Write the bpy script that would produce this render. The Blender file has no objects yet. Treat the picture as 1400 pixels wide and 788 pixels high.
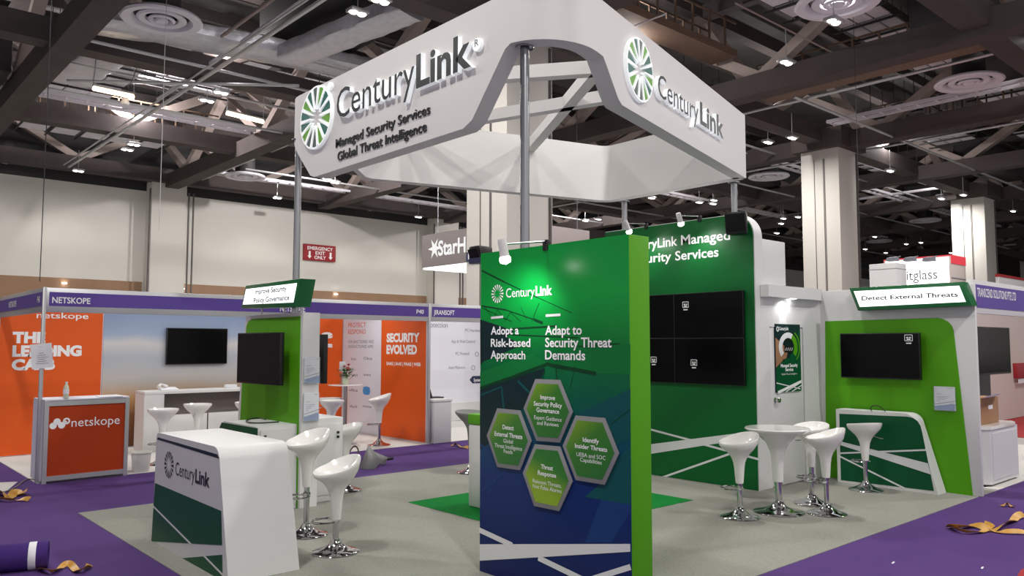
import bpy, bmesh, math, random
from mathutils import Vector, Matrix
random.seed(7)
SC = bpy.context.scene
COL = SC.collection
# ------------------------------------------------------------------ camera
FPX, YAW, PIT, ROL, CAMZ = 1088.0, math.radians(41.74), math.radians(4.04), math.radians(0.04), 1.75
fw = Vector((math.sin(YAW)*math.cos(PIT), math.cos(YAW)*math.cos(PIT), math.sin(PIT)))
rt = Vector((math.cos(YAW), -math.sin(YAW), 0)); up = rt.cross(fw)
rt, up = math.cos(ROL)*rt + math.sin(ROL)*up, -math.sin(ROL)*rt + math.cos(ROL)*up
CAM = Vector((0, 0, CAMZ))
cd = bpy.data.cameras.new('camera'); cam = bpy.data.objects.new('camera', cd); COL.objects.link(cam)
cd.sensor_width = 36.0; cd.lens = FPX*36.0/1400.0; cd.clip_end = 400
cam.matrix_world = Matrix(((rt.x, up.x, -fw.x, CAM.x), (rt.y, up.y, -fw.y, CAM.y), (rt.z, up.z, -fw.z, CAM.z), (0, 0, 0, 1)))
SC.camera = cam
# ------------------------------------------------------------------ exposure, world, lights
SC.view_settings.view_transform = 'Standard'; SC.view_settings.look = 'None'
SC.view_settings.gamma = 1.0; SC.view_settings.use_curve_mapping = False
SC.view_settings.exposure = 0.07
SC.cycles.use_denoising = True
SC.cycles.max_bounces = 6; SC.cycles.diffuse_bounces = 3; SC.cycles.glossy_bounces = 3
SC.cycles.sample_clamp_indirect = 4.0
w = bpy.data.worlds.new('world'); SC.world = w; w.use_nodes = True
w.node_tree.nodes['Background'].inputs[0].default_value = (1.0, 0.955, 0.95, 1)
w.node_tree.nodes['Background'].inputs[1].default_value = 0.68
HALL_W = 250.0      # one high-bay pair
FILL_W = 170.0
WASH_W = 70.0      # wall washer
def lamp(kind, name, loc, energy, color=(1, 1, 1), size=0.3, aim=None, spot=60, blend=0.5):
    ld = bpy.data.lights.new(name, kind); ld.energy = energy; ld.color = color
    if kind == 'AREA': ld.shape = 'DISK'; ld.size = size
    else: ld.shadow_soft_size = size
    if kind == 'SPOT': ld.spot_size = math.radians(spot); ld.spot_blend = blend
    o = bpy.data.objects.new(name, ld); COL.objects.link(o); o.location = loc
    d = Vector(aim) - Vector(loc) if aim else Vector((0, 0, -1))
    o.rotation_euler = d.to_track_quat('-Z', 'Y').to_euler()
    return o
# high-bay grid lamps, a few by the back wall added to brighten it (the rest of the rows lie far off and only glow)
HALL_LAMPS = [(8.75, 14.1), (8.75, 22.44), (8.75, 30.5), (17.0, 8.2), (17.0, 14.1), (25.7, 14.9), (0.5, 14.1), (0.5, 5.8),
              (8.75, 5.8), (0.5, -2.4), (8.75, -2.4), (17.0, -0.2), (25.7, 6.0), (33.7, 14.0), (42.0, 15.0), (17.0, 31.3), (34.0, 22.9), (25.7, 30.6), (0.5, 30.6), (34.0, 31.3)]
for hx, hy in HALL_LAMPS:
    lamp('AREA', 'hall_light', (hx, hy, 8.8), HALL_W*(1.8 if hy < 0 else 1.0), (1.0, 0.965, 0.92), 0.42)
for hx, hy in HALL_LAMPS:   # added fill lamps without fixtures, brightening the roof steel and upper back wall
    lamp('POINT', 'hall_fill_light', (hx, hy, 10.3), FILL_W*(7.0 if hy > 30 else 1.0), (1.0, 0.95, 0.93), 0.15)
for bx_, by_, e_ in ((3.2, 11.9, 13), (5.0, 11.9, 20), (6.9, 11.9, 13), (7.4, 12.9, 12), (9.6, 11.9, 20), (11.2, 12.2, 20)):   # arm lamps behind the purple fascias
    lamp('SPOT', 'booth_light', (bx_, by_, 2.36), e_, (1.0, 0.98, 0.94), 0.05, (bx_+(0.9 if bx_ == 7.4 else 0.0), 14.5 if bx_ != 7.4 else 12.9, 1.5), 125, 0.8)
for wx in (3.5, 8.4, 17.4, 22.3, 26.0, 34.0, 41.0):
    lamp('SPOT', 'wall_wash_light', (wx, 37.2, 8.6), WASH_W, (1.0, 0.95, 0.82), 0.2, (wx, 38.6, 2.0), 110, 0.6)
# ------------------------------------------------------------------ helpers
def pt(x, y, X=None, Y=None, Z=None, P=None, N=None):
    """point of a plane (X=, Y=, Z= or through P with normal N) seen at a spot of the photograph"""
    d = fw + rt*((x-700)/FPX) - up*((y-394)/FPX)
    if X is not None: t = (X-CAM.x)/d.x
    elif Y is not None: t = (Y-CAM.y)/d.y
    elif Z is not None: t = (Z-CAM.z)/d.z
    else: t = (Vector(P)-CAM).dot(Vector(N))/d.dot(Vector(N))
    return CAM + d*t
def lin(c):
    return tuple((v/255/12.92 if v/255 <= 0.04045 else ((v/255+0.055)/1.055)**2.4) for v in c)
MATS = {}
def mat(name, rgb, rough=0.5, metal=0.0, spec=0.5, noise=0.0, nscale=40.0, bump=0.0, coat=0.0, emit=None, estr=1.0, alpha=None):
    m = bpy.data.materials.new(name); m.use_nodes = True; nt = m.node_tree; b = nt.nodes['Principled BSDF']
    c = lin(rgb)
    b.inputs['Base Color'].default_value = (*c, 1); b.inputs['Roughness'].default_value = rough
    b.inputs['Metallic'].default_value = metal; b.inputs['Specular IOR Level'].default_value = spec
    b.inputs['Coat Weight'].default_value = coat; b.inputs['Coat Roughness'].default_value = 0.08
    if alpha is not None: b.inputs['Alpha'].default_value = alpha
    if emit:
        b.inputs['Emission Color'].default_value = (*lin(emit), 1); b.inputs['Emission Strength'].default_value = estr
    tc = nt.nodes.new('ShaderNodeTexCoord'); nz = nt.nodes.new('ShaderNodeTexNoise'); nz.inputs['Scale'].default_value = nscale
    nz.inputs['Detail'].default_value = 4
    nt.links.new(tc.outputs['Object'], nz.inputs['Vector'])
    if noise:
        mx = nt.nodes.new('ShaderNodeMix'); mx.data_type = 'RGBA'
        mx.inputs[6].default_value = (*[v*(1-noise) for v in c], 1); mx.inputs[7].default_value = (*[min(1, v*(1+noise)) for v in c], 1)
        nt.links.new(nz.outputs['Fac'], mx.inputs[0]); nt.links.new(mx.outputs[2], b.inputs['Base Color'])
    else:  # slight roughness variation keeps every surface procedural
        mr = nt.nodes.new('ShaderNodeMapRange'); mr.inputs['To Min'].default_value = max(0.02, rough*0.9); mr.inputs['To Max'].default_value = min(1, rough*1.1)
        nt.links.new(nz.outputs['Fac'], mr.inputs['Value']); nt.links.new(mr.outputs['Result'], b.inputs['Roughness'])
    if bump:
        bp = nt.nodes.new('ShaderNodeBump'); bp.inputs['Strength'].default_value = bump; bp.inputs['Distance'].default_value = 0.02
        nt.links.new(nz.outputs['Fac'], bp.inputs['Height']); nt.links.new(bp.outputs['Normal'], b.inputs['Normal'])
    MATS[name] = m; return m
def ramp_mat(name, stops, axis=2, rough=0.35, lo=None, hi=None, noise=0.0, nscale=3.0, spec=0.5, dirv=None):
    """printed colour gradient along an axis of the object (Generated 0..1, or object metres lo..hi)"""
    m = bpy.data.materials.new(name); m.use_nodes = True; nt = m.node_tree; b = nt.nodes['Principled BSDF']
    b.inputs['Roughness'].default_value = rough; b.inputs['Specular IOR Level'].default_value = spec
    tc = nt.nodes.new('ShaderNodeTexCoord')
    if dirv:
        dp = nt.nodes.new('ShaderNodeVectorMath'); dp.operation = 'DOT_PRODUCT'; dp.inputs[1].default_value = dirv
        nt.links.new(tc.outputs['Generated'], dp.inputs[0]); src = dp.outputs['Value']
    else:
        sx = nt.nodes.new('ShaderNodeSeparateXYZ')
        nt.links.new(tc.outputs['Generated' if lo is None else 'Object'], sx.inputs[0]); src = sx.outputs[axis]
    if lo is not None:
        mr = nt.nodes.new('ShaderNodeMapRange'); mr.inputs['From Min'].default_value = lo; mr.inputs['From Max'].default_value = hi
        nt.links.new(src, mr.inputs['Value']); src = mr.outputs['Result']
    if noise:
        nz = nt.nodes.new('ShaderNodeTexNoise'); nz.inputs['Scale'].default_value = nscale
        nt.links.new(tc.outputs['Object'], nz.inputs['Vector'])
        ma = nt.nodes.new('ShaderNodeMath'); ma.operation = 'MULTIPLY_ADD'; ma.inputs[1].default_value = noise
        nt.links.new(nz.outputs['Fac'], ma.inputs[0]); nt.links.new(src, ma.inputs[2])
        ms = nt.nodes.new('ShaderNodeMath'); ms.operation = 'SUBTRACT'; ms.inputs[1].default_value = noise*0.5
        nt.links.new(ma.outputs[0], ms.inputs[0]); src = ms.outputs[0]
    cr = nt.nodes.new('ShaderNodeValToRGB'); e = cr.color_ramp.elements
    while len(e) < len(stops): e.new(0.5)
    for k, (p, c) in enumerate(stops): e[k].position = p; e[k].color = (*lin(c), 1)
    nt.links.new(src, cr.inputs['Fac']); nt.links.new(cr.outputs['Color'], b.inputs['Base Color'])
    MATS[name] = m; return m
class MB:
    """collects shapes (world or local metres) and links them as one mesh object"""
    def __init__(s): s.bm = bmesh.new(); s.mats = []; s.cur = 0
    def use(s, m):
        if m not in s.mats: s.mats.append(m)
        s.cur = s.mats.index(m); return s
    def _fin(s, faces, smooth):
        for f in faces: f.material_index = s.cur; f.smooth = smooth
    def quadsurf(s, rows, closed=False, smooth=True, caps=False):
        vr = [[s.bm.verts.new(p) for p in r] for r in rows]; fs = []
        n = len(rows[0])
        for a, b in zip(vr[:-1], vr[1:]):
            for i in range(n if closed else n-1):
                j = (i+1) % n
                fs.append(s.bm.faces.new((a[i], a[j], b[j], b[i])))
        if caps:
            fs.append(s.bm.faces.new(list(reversed(vr[0])))); fs.append(s.bm.faces.new(vr[-1]))
        s._fin(fs, smooth); return s
    def hexa(s, p, bev=0.0):
        """8 points: bottom four then top four, counter-clockwise from above"""
        v = [s.bm.verts.new(q) for q in p]
        fs = [s.bm.faces.new([v[i] for i in q]) for q in ((3, 2, 1, 0), (4, 5, 6, 7), (0, 1, 5, 4), (1, 2, 6, 5), (2, 3, 7, 6), (3, 0, 4, 7))]
        s._fin(fs, False)
        if bev:
            es = list({e for f in fs for e in f.edges})
            r = bmesh.ops.bevel(s.bm, geom=es, offset=bev, segments=2, profile=0.5, affect='EDGES')
            s._fin(r['faces'], True)
        return s
    def box(s, a, b, bev=0.0):
        (x0, y0, z0), (x1, y1, z1) = tuple(min(q) for q in zip(a, b)), tuple(max(q) for q in zip(a, b))
        return s.hexa(((x0, y0, z0), (x1, y0, z0), (x1, y1, z0), (x0, y1, z0), (x0, y0, z1), (x1, y0, z1), (x1, y1, z1), (x0, y1, z1)), bev)
    def beam(s, p, q, w_, h_, upv=(0, 0, 1), bev=0.0):
        p, q = Vector(p), Vector(q); d = (q-p).normalized(); a = d.cross(Vector(upv))
        a = Vector((1, 0, 0)) if a.length < 1e-4 else a.normalized(); c = a.cross(d)
        k = []
        for e in (-1, 1):
            for (f, g) in (((-1), 0), ((1), 0), ((1), 1), ((-1), 1)):
                k.append((q if g else p) + a*f*w_/2 + c*e*h_/2)
        return s.hexa(k, bev)
    def tube(s, pts, r, seg=8, caps=True):
        pts = [Vector(p) for p in pts]; rows = []; n = len(pts); ref = None
        for i, p in enumerate(pts):
            d = (pts[min(i+1, n-1)] - pts[max(i-1, 0)]).normalized()
            if ref is None: ref = d.orthogonal().normalized()
            ref = (ref - d*ref.dot(d)).normalized(); o = d.cross(ref)
            rr = r[i] if isinstance(r, (list, tuple)) else r
            rows.append([p + (ref*math.cos(2*math.pi*k/seg) + o*math.sin(2*math.pi*k/seg))*rr for k in range(seg)])
        return s.quadsurf(rows, True, True, caps)
    def ring(s, c, R, r, seg=28, s2=8, ax=(0, 0, 1), sq=1.0):
        c = Vector(c); ax = Vector(ax).normalized(); u = ax.orthogonal().normalized(); v = ax.cross(u); rows = []
        for i in range(seg+1):
            a = 2*math.pi*i/seg; d = u*math.cos(a) + v*math.sin(a)
            rows.append([c + d*(R + r*math.cos(2*math.pi*k/s2)) + ax*r*sq*math.sin(2*math.pi*k/s2) for k in range(s2)])
        s.quadsurf(rows, True); bmesh.ops.remove_doubles(s.bm, verts=s.bm.verts, dist=1e-5); return s
    def lathe(s, prof, seg=32, c=(0, 0, 0), ax=None, caps=False):
        c = Vector(c); rows = []
        ax = Vector(ax).normalized() if ax else Vector((0, 0, 1)); u = Vector((1, 0, 0)) if abs(ax.z) > 0.999 else ax.orthogonal().normalized(); v = ax.cross(u)
        for (r, z) in prof:
            rows.append([c + (u*math.cos(2*math.pi*k/seg) + v*math.sin(2*math.pi*k/seg))*max(r, 1e-4) + ax*z for k in range(seg)])
        return s.quadsurf(rows, True, True, caps)
    def prism(s, poly, d, smooth=False, bev=0.0):
        """polygon (3-D points) pushed by vector d into a solid"""
        d = Vector(d); a = [s.bm.verts.new(Vector(p)) for p in poly]; b = [s.bm.verts.new(Vector(p)+d) for p in poly]; n = len(a)
        f1 = s.bm.faces.new(list(reversed(a))); f2 = s.bm.faces.new(b); side = [s.bm.faces.new((a[i], a[(i+1) % n], b[(i+1) % n], b[i])) for i in range(n)]
        s._fin([f1, f2], False); s._fin(side, smooth)
        if bev:
            r = bmesh.ops.bevel(s.bm, geom=list(f1.edges)+list(f2.edges), offset=bev, segments=2, profile=0.5, affect='EDGES')
            s._fin(r['faces'], True)
        return s
    def face(s, pts):
        f = s.bm.faces.new([s.bm.verts.new(Vector(p)) for p in pts]); s._fin([f], False); return s
    def geo(s, verts, faces, fn):
        v = [s.bm.verts.new(fn(q)) for q in verts]; fs = []
        for f in faces:
            try: fs.append(s.bm.faces.new([v[i] for i in f]))
            except ValueError: pass
        s._fin(fs, False); return s
    def build(s, name, m=None, parent=None, local=False, recalc=True):
        if m is not None and not s.mats: s.mats = [m]
        if recalc: bmesh.ops.recalc_face_normals(s.bm, faces=s.bm.faces)
        me = bpy.data.meshes.new(name)
        if parent is not None and not local:
            o = Vector((0, 0, 0)); q = parent
            while q is not None: o += q.location; q = q.parent
            bmesh.ops.translate(s.bm, verts=s.bm.verts, vec=-o)
        s.bm.to_mesh(me); s.bm.free()
        for k in s.mats: me.materials.append(k)
        me.set_sharp_from_angle(angle=math.radians(40))
        ob = bpy.data.objects.new(name, me); COL.objects.link(ob)
        if parent is not None: ob.parent = parent
        return ob
def tag(o, label=None, cat=None, group=None, kind=None):
    if label: o['label'] = label
    if cat: o['category'] = cat
    if group: o['group'] = group
    if kind: o['kind'] = kind
    return o
def thing(name, label, cat, loc=(0, 0, 0), rz=0.0, group=None):
    o = bpy.data.objects.new(name, None); COL.objects.link(o); o.location = loc; o.rotation_euler = (0, 0, rz)
    o.empty_display_size = 0.1
    return tag(o, label, cat, group)
def struct(o): o['kind'] = 'structure'; return o
def dup(root, loc, rz=None, label=None, group=None):
    r = root.copy(); COL.objects.link(r); r.location = loc
    if rz is not None: r.rotation_euler = (0, 0, rz)
    if label: r['label'] = label
    if group: r['group'] = group
    for ch in list(root.children):
        c = ch.copy(); COL.objects.link(c); c.parent = r
        for g in ch.children:
            d = g.copy(); COL.objects.link(d); d.parent = c
    return r
_TG = {}
def tgeo(s, bold=0.0, space=1.0, ext=0.0):
    k = (s, bold, space, ext)
    if k not in _TG:
        cu = bpy.data.curves.new('t', 'FONT'); cu.body = s; cu.offset = bold; cu.space_character = space; cu.resolution_u = 3; cu.fill_mode = 'BOTH' if ext else 'FRONT'
        cu.extrude = ext
        ob = bpy.data.objects.new('t', cu); COL.objects.link(ob)
        me = bpy.data.meshes.new_from_object(ob); vs = [v.co.copy() for v in me.vertices]; fs = [tuple(p.vertices) for p in me.polygons]
        bpy.data.objects.remove(ob); bpy.data.curves.remove(cu); bpy.data.meshes.remove(me)
        _TG[k] = (vs, fs)
    return _TG[k]
_H = []
def text(mb, s, o, U, V, width, cap, bold=0.0, align='l', space=1.0, off=0.0, ext=0.0, slant=0.0):
    """lettering: o = baseline start (or centre / end), U along, V up; width metres, cap height metres"""
    if not _H: _H.append(max(v.y for v in tgeo('H')[0]))
    vs, fs = tgeo(s, bold, space, 1.0 if ext else 0.0)
    if not vs: return
    x0 = min(v.x for v in vs); x1 = max(v.x for v in vs); U = Vector(U).normalized(); V = Vector(V).normalized(); n = U.cross(V)
    o = Vector(o); sx = width/(x1-x0); sy = cap/_H[0]; sh = {'l': 0, 'c': -width/2, 'r': -width}[align]
    mb.geo(vs, fs, lambda q: o + U*((q.x-x0)*sx + sh + slant*q.y*sy) + V*(q.y*sy) + n*(off + (q.z*ext/2 + ext/2 if ext else 0)))
def wheel(mb, c, U, V, R, mats, off=0.0, inner=0.3, n=16, gap=0.5, ext=0.0, ring=True):
    """the round emblem: a ring of tapering spokes with wedges between"""
    c = Vector(c); U = Vector(U).normalized(); V = Vector(V).normalized(); nn = U.cross(V)
    for k in range(n):
        a = 2*math.pi*k/n; h = math.pi/n*gap; mb.use(mats[k % len(mats)])
        P = lambda r, t: c + (U*math.sin(t) + V*math.cos(t))*r + nn*off
        ri = R*(inner if k % 2 == 0 else inner+0.08)
        poly = [P(ri, a-h*0.15), P(ri, a+h*0.15), P(R*0.97, a+h), P(R, a), P(R*0.97, a-h)]
        if ext: mb.prism(poly, nn*ext)
        else: mb.face(poly)
def label_line(mb, p0, p1, w_, n, off):
    """straight printed line on a surface with normal n"""
    p0, p1, n = Vector(p0), Vector(p1), Vector(n).normalized(); d = (p1-p0).normalized(); s = n.cross(d)*w_/2
    mb.face([p0-s+n*off, p1-s+n*off, p1+s+n*off, p0+s+n*off])
# ------------------------------------------------------------------ materials
M = MATS
mat('white_laminate', (214, 214, 214), 0.45); mat('white_paint', (222, 220, 219), 0.55)
mat('white_gloss', (232, 231, 228), 0.12, coat=0.5); mat('chrome', (205, 205, 208), 0.08, 1.0); mat('steel', (165, 167, 172), 0.3, 1.0)
mat('aluminium', (196, 197, 200), 0.35, 0.6); mat('black_plastic', (16, 16, 18), 0.4); mat('screen', (7, 7, 10), 0.16, spec=0.12)
mat('screen_soft', (20, 19, 22), 0.45, spec=0.2)
mat('lime', (82, 158, 14), 0.5, spec=0.25); mat('green_dark', (0, 92, 42), 0.3); mat('green_wall', (0, 96, 40), 0.4, spec=0.3); mat('green_panel', (4, 80, 46), 0.4, spec=0.25)
mat('green_box', (10, 98, 50), 0.35)
mat('graphic_white', (222, 224, 226), 0.4); mat('letter_white', (245, 246, 247), 0.4); mat('letter_dark', (40, 42, 46), 0.35)
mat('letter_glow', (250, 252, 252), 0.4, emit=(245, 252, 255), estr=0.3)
mat('lime_wedge', (110, 176, 58), 0.35); mat('teal_wedge', (38, 110, 98), 0.35); mat('grey_wedge', (92, 108, 104), 0.35)
mat('carpet_grey', (142, 143, 135), 0.95, spec=0.1, noise=0.35, nscale=90, bump=0.4); mat('carpet_green', (18, 120, 50), 0.95, spec=0.1, noise=0.2, nscale=90, bump=0.3)
mat('carpet_purple', (80, 55, 112), 0.9, spec=0.15, noise=0.12, nscale=3.0); mat('carpet_light', (206, 204, 200), 0.9, spec=0.1, noise=0.06, nscale=30)
mat('carpet_roll', (68, 46, 112), 0.9, spec=0.1, noise=0.2, nscale=30)
mat('hall_wall', (218, 216, 210), 0.8, spec=0.2, noise=0.03, nscale=1.0); mat('wall_band', (150, 118, 92), 0.7, noise=0.15, nscale=2.0)
mat('column_paint', (214, 210, 204), 0.75, spec=0.2, noise=0.02, nscale=1.0); mat('line_dark', (96, 92, 90), 0.7)
mat('concrete', (168, 166, 162), 0.9, spec=0.2, noise=0.1, nscale=1.0); mat('ceiling_deck', (88, 87, 86), 0.9, spec=0.1, noise=0.3, nscale=0.6); mat('truss', (168, 154, 148), 0.75, spec=0.2, noise=0.15, nscale=1.5)
mat('truss_dark', (84, 77, 76), 0.8, spec=0.2, noise=0.2, nscale=1.5); mat('panel_grey', (226, 222, 230), 0.7, noise=0.15, nscale=2.5)
mat('foil', (206, 206, 214), 0.34, 0.45, noise=0.25, nscale=6.0, bump=0.9); mat('duct_black', (46, 44, 46), 0.7)
mat('diffuser', (225, 222, 232), 0.5)
mat('catwalk', (120, 98, 82), 0.8, noise=0.2, nscale=3.0); mat('lamp_lens', (255, 252, 244), 0.4, emit=(255, 250, 240), estr=9.0); mat('tube_lens', (255, 236, 205), 0.4, emit=(255, 222, 180), estr=6.0)
mat('spot_lens', (255, 255, 255), 0.4, emit=(255, 253, 250), estr=14.0)
mat('lightbox', (255, 255, 255), 0.4, emit=(252, 255, 255), estr=1.25); mat('lightbox_red', (214, 60, 70), 0.4, emit=(230, 50, 70), estr=0.35)
mat('fascia_purple', (86, 60, 150), 0.45); mat('orange', (228, 92, 24), 0.5, spec=0.3, noise=0.05, nscale=1.5); mat('orange_counter', (172, 58, 18), 0.5, spec=0.25, noise=0.04, nscale=2)
mat('panel_white', (226, 226, 236), 0.5); mat('exit_red', (150, 24, 36), 0.5); mat('navy', (38, 44, 82), 0.5)
mat('paper', (228, 229, 234), 0.7); mat('print_grey', (120, 124, 134), 0.6); mat('print_blue', (120, 146, 186), 0.5)
mat('clear_plastic', (214, 220, 228), 0.12, alpha=0.14); mat('cardboard', (152, 112, 80), 0.8, noise=0.1, nscale=8); mat('strap', (196, 146, 60), 0.4, noise=0.25, nscale=14)
mat('bin_white', (214, 212, 206), 0.4); mat('leaf', (44, 92, 30), 0.6, noise=0.3, nscale=20); mat('flower', (150, 66, 60), 0.6); mat('vase', (206, 214, 190), 0.15)
mat('shelf_dark', (120, 112, 108), 0.7); mat('red_carpet', (150, 28, 34), 0.9); mat('hex_silver', (150, 150, 152), 0.4, 0.3); mat('sign_grey', (150, 140, 140), 0.6)
mat('grey_sheet', (136, 138, 136), 0.7); mat('booth_pink', (206, 196, 192), 0.6); mat('cloud_blue', (70, 150, 214), 0.5)
mat('print_dark', (16, 42, 46), 0.35, spec=0.25); mat('print_line', (6, 62, 34), 0.35, spec=0.25); mat('print_green2', (8, 116, 54), 0.35, spec=0.25); mat('print_blue2', (22, 58, 116), 0.35, spec=0.25); mat('print_teal', (8, 80, 84), 0.35, spec=0.25)
# ------------------------------------------------------------------ the hall: floor, walls, columns, roof
struct(MB().box((-30, -20, -0.2), (130, 39.5, 0)).build('floor', M['concrete']))
tag(MB().prism([(-6, -4, 0.0), (17, -4, 0.0), (17, 3.355, 0.0), (2.226, 3.355, 0.0), (2.226, 9.244, 0.0), (24, 9.244, 0.0), (24, 11.49, 0.0), (2.29, 11.49, 0.0), (2.29, 24, 0.0), (-6, 24, 0.0)], (0, 0, 0.003)).build('aisle_carpet', M['carpet_purple']), 'purple aisle carpet running all round the grey booth carpet', 'carpet')
struct(MB().box((-40, 39.5, 0), (140, 40.0, 9.0)).build('wall_back', M['hall_wall']))
struct(MB().box((-40, 39.5, 9.0), (140, 40.0, 13.2)).build('wall_upper', M['duct_black']))
struct(MB().box((86, -20, 0), (86.5, 24.0, 10.2)).build('wall_right', M['hall_wall']))
struct(MB().box((110, 24.0, 0), (110.5, 39.5, 13.2)).build('wall_far', M['truss_dark']))
struct(MB().box((-40, -20, 13.2), (140, 40, 13.5)).build('ceiling', M['ceiling_deck']))
bx0, bx1 = 12.0, 13.5
for k, (x0, x1) in enumerate(((-38, 11.85), (13.62, 28.2), (30.2, 90))):
    struct(MB().box((x0, 39.40, 2.2), (x1, 39.52, 4.66)).build('trim_%d' % (k+1), M['wall_band']))
# wall pilasters with their conduit lines
for k, (xa, xb) in enumerate(((11.95, 13.55), (28.3, 30.1))):
    p = MB().use(M['column_paint']).box((xa, 38.7, 0), (xb, 39.6, 9.4))
    p.use(M['line_dark'])
    for dx in (-0.12, xb-xa+0.06, xb-xa+0.28): p.box((xa+dx, 38.62, 0), (xa+dx+0.06, 38.69, 9.0))
    struct(p.build('column_wall', None))
# free columns of the hall (square, panelled, with vertical joints)
def column(x, y, name, w_=1.5, h_=9.35):
    p = MB().use(M['column_paint']).box((x, y, 0), (x+w_, y+w_, h_), 0.02)
    p.use(M['line_dark'])
    for f in (0.36, 0.60, 0.63): p.box((x-0.012, y+w_*(1-f)-0.014, 0), (x+0.01, y+w_*(1-f)+0.014, h_-0.6))
    for f in (0.93,): p.box((x+w_*f-0.03, y-0.05, 0), (x+w_*f+0.03, y+0.01, h_-0.3))
    p.use(M['truss_dark']).box((x-0.25, y-0.25, h_-0.25), (x+w_+0.25, y+w_+0.25, h_+0.5))
    return struct(p.build(name))
column(12.1, 13.75, 'column_center'); column(28.5, 13.7, 'column_right'); column(43.6, 13.6, 'column_far', 1.55)
column(60.5, 13.6, 'column_distant')
# roof trusses: bottom chord, top chord, diagonals
_unit = {}
def truss(axis, fixed, a, b, zb=9.35, zt=12.3, step=4.1, shift=0.0, cw=0.62):
    t = bpy.data.objects.new('ceiling_truss', None); COL.objects.link(t); t['kind'] = 'structure'
    t.location = (a, fixed, zb) if axis == 'X' else (fixed, a, zb)
    D = Vector((1, 0, 0)) if axis == 'X' else Vector((0, 1, 0)); L = b-a
    MB().beam((0, 0, 0.3), D*L+Vector((0, 0, 0.3)), cw, 0.62).build('bottom_chord', M['truss_dark'], t, local=True)
    MB().beam((0, 0, zt-zb), D*L+Vector((0, 0, zt-zb)), 0.4, 0.42).build('top_chord', M['truss_dark'], t, local=True)
    key = (axis, step)
    n = int(L/step)
    for i in range(n):
        s0 = D*(shift + i*step)
        up0, up1 = (0.55, zt-zb-0.15) if i % 2 == 0 else (zt-zb-0.15, 0.55)
        k2 = (axis, i % 2)
        if k2 not in _unit:
            o = MB().beam((0, 0, up0), D*step+Vector((0, 0, up1)), 0.34, 0.30).build('diagonal', M['truss'], t, local=True); _unit[k2] = o.data
        else:
            o = bpy.data.objects.new('diagonal', _unit[k2]); COL.objects.link(o); o.parent = t
        o.location = s0
    return t
for yy in (6.5, 14.5, 22.6, 30.8, 38.6): truss('X', yy, -7.65, 86, shift=0.0)
for xx in (-3.55, 4.65, 12.85, 21.05, 29.25, 37.45, 45.65, 53.85, 62.05, 70.25): truss('Y', xx, -5.8, 39.2, zb=9.15, shift=-1.9+3.9, step=4.05)
# purlins under the deck
for k in range(16):
    y = 4.2 + k*2.2
    struct(MB().beam((-8, y, 12.75), (90, y, 12.75), 0.16, 0.4).build('ceiling_beam', M['truss_dark']))
# pale perforated panels hung in rows above the bottom chords, with the rods that carry them
def panel_row(x0, x1, y0, y1, z, nb, along='X'):
    t = bpy.data.objects.new('ceiling_panel', None); COL.objects.link(t); t['kind'] = 'structure'; t.location = (x0, y0, z)
    L = (x1-x0) if along == 'X' else (y1-y0); W = (y1-y0) if along == 'X' else (x1-x0); n = nb
    p = MB()
    for i in range(n):
        for j in range(3):
            a0, a1 = L*i/n+0.05, L*(i+1)/n-0.08; b0, b1 = W*j/3+0.03, W*(j+1)/3-0.03
            p.box((a0, b0, 0), (a1, b1, 0.04)) if along == 'X' else p.box((b0, a0, 0), (b1, a1, 0.04))
    p.build('slat_panel', M['panel_grey'], t, local=True)
    q = MB()
    for i in range(n+1):
        a0 = L*i/n
        q.box((a0-0.03, -0.3, -0.1), (a0+0.03, W+0.3, -0.04)) if along == 'X' else q.box((-0.3, a0-0.03, -0.1), (W+0.3, a0+0.03, -0.04))
        for e in (0, W): q.box((a0-0.01, e-0.01, -0.1), (a0+0.01, e+0.01, 2.2)) if along == 'X' else q.box((e-0.01, a0-0.01, -0.1), (e+0.01, a0+0.01, 2.2))
    q.build('support_bar', M['duct_black'], t, local=True)
panel_row(14.2, 20.4, 9.4, 11.0, 10.9, 6); panel_row(22.5, 28.6, 4.0, 5.4, 10.9, 6); panel_row(13.6, 20.5, 7.2, 8.7, 11.6, 6)
panel_row(29.8, 37.0, 8.4, 10.2, 10.9, 6); panel_row(30.2, 36.6, 11.6, 13.2, 10.4, 6); panel_row(21.8, 28.4, 9.3, 10.8, 11.2, 6); panel_row(38.4, 45.0, 9.3, 10.8, 10.8, 6)
panel_row(38.2, 45.0, 16.4, 18.2, 10.8, 6); panel_row(22.0, 28.8, 17.5, 19.3, 10.9, 6); panel_row(5.4, 7.6, 24.6, 29.6, 10.2, 5, 'Y'); panel_row(8.0, 11.6, 25.0, 29.8, 11.2, 5, 'Y')
panel_row(14.0, 20.0, 24.5, 26.5, 10.6, 5); panel_row(22.4, 28.0, 25.5, 27.5, 10.6, 5); panel_row(31.0, 36.0, 33.0, 35.0, 10.4, 5); panel_row(6.0, 11.5, 33.5, 36.5, 10.4, 5)
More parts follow.
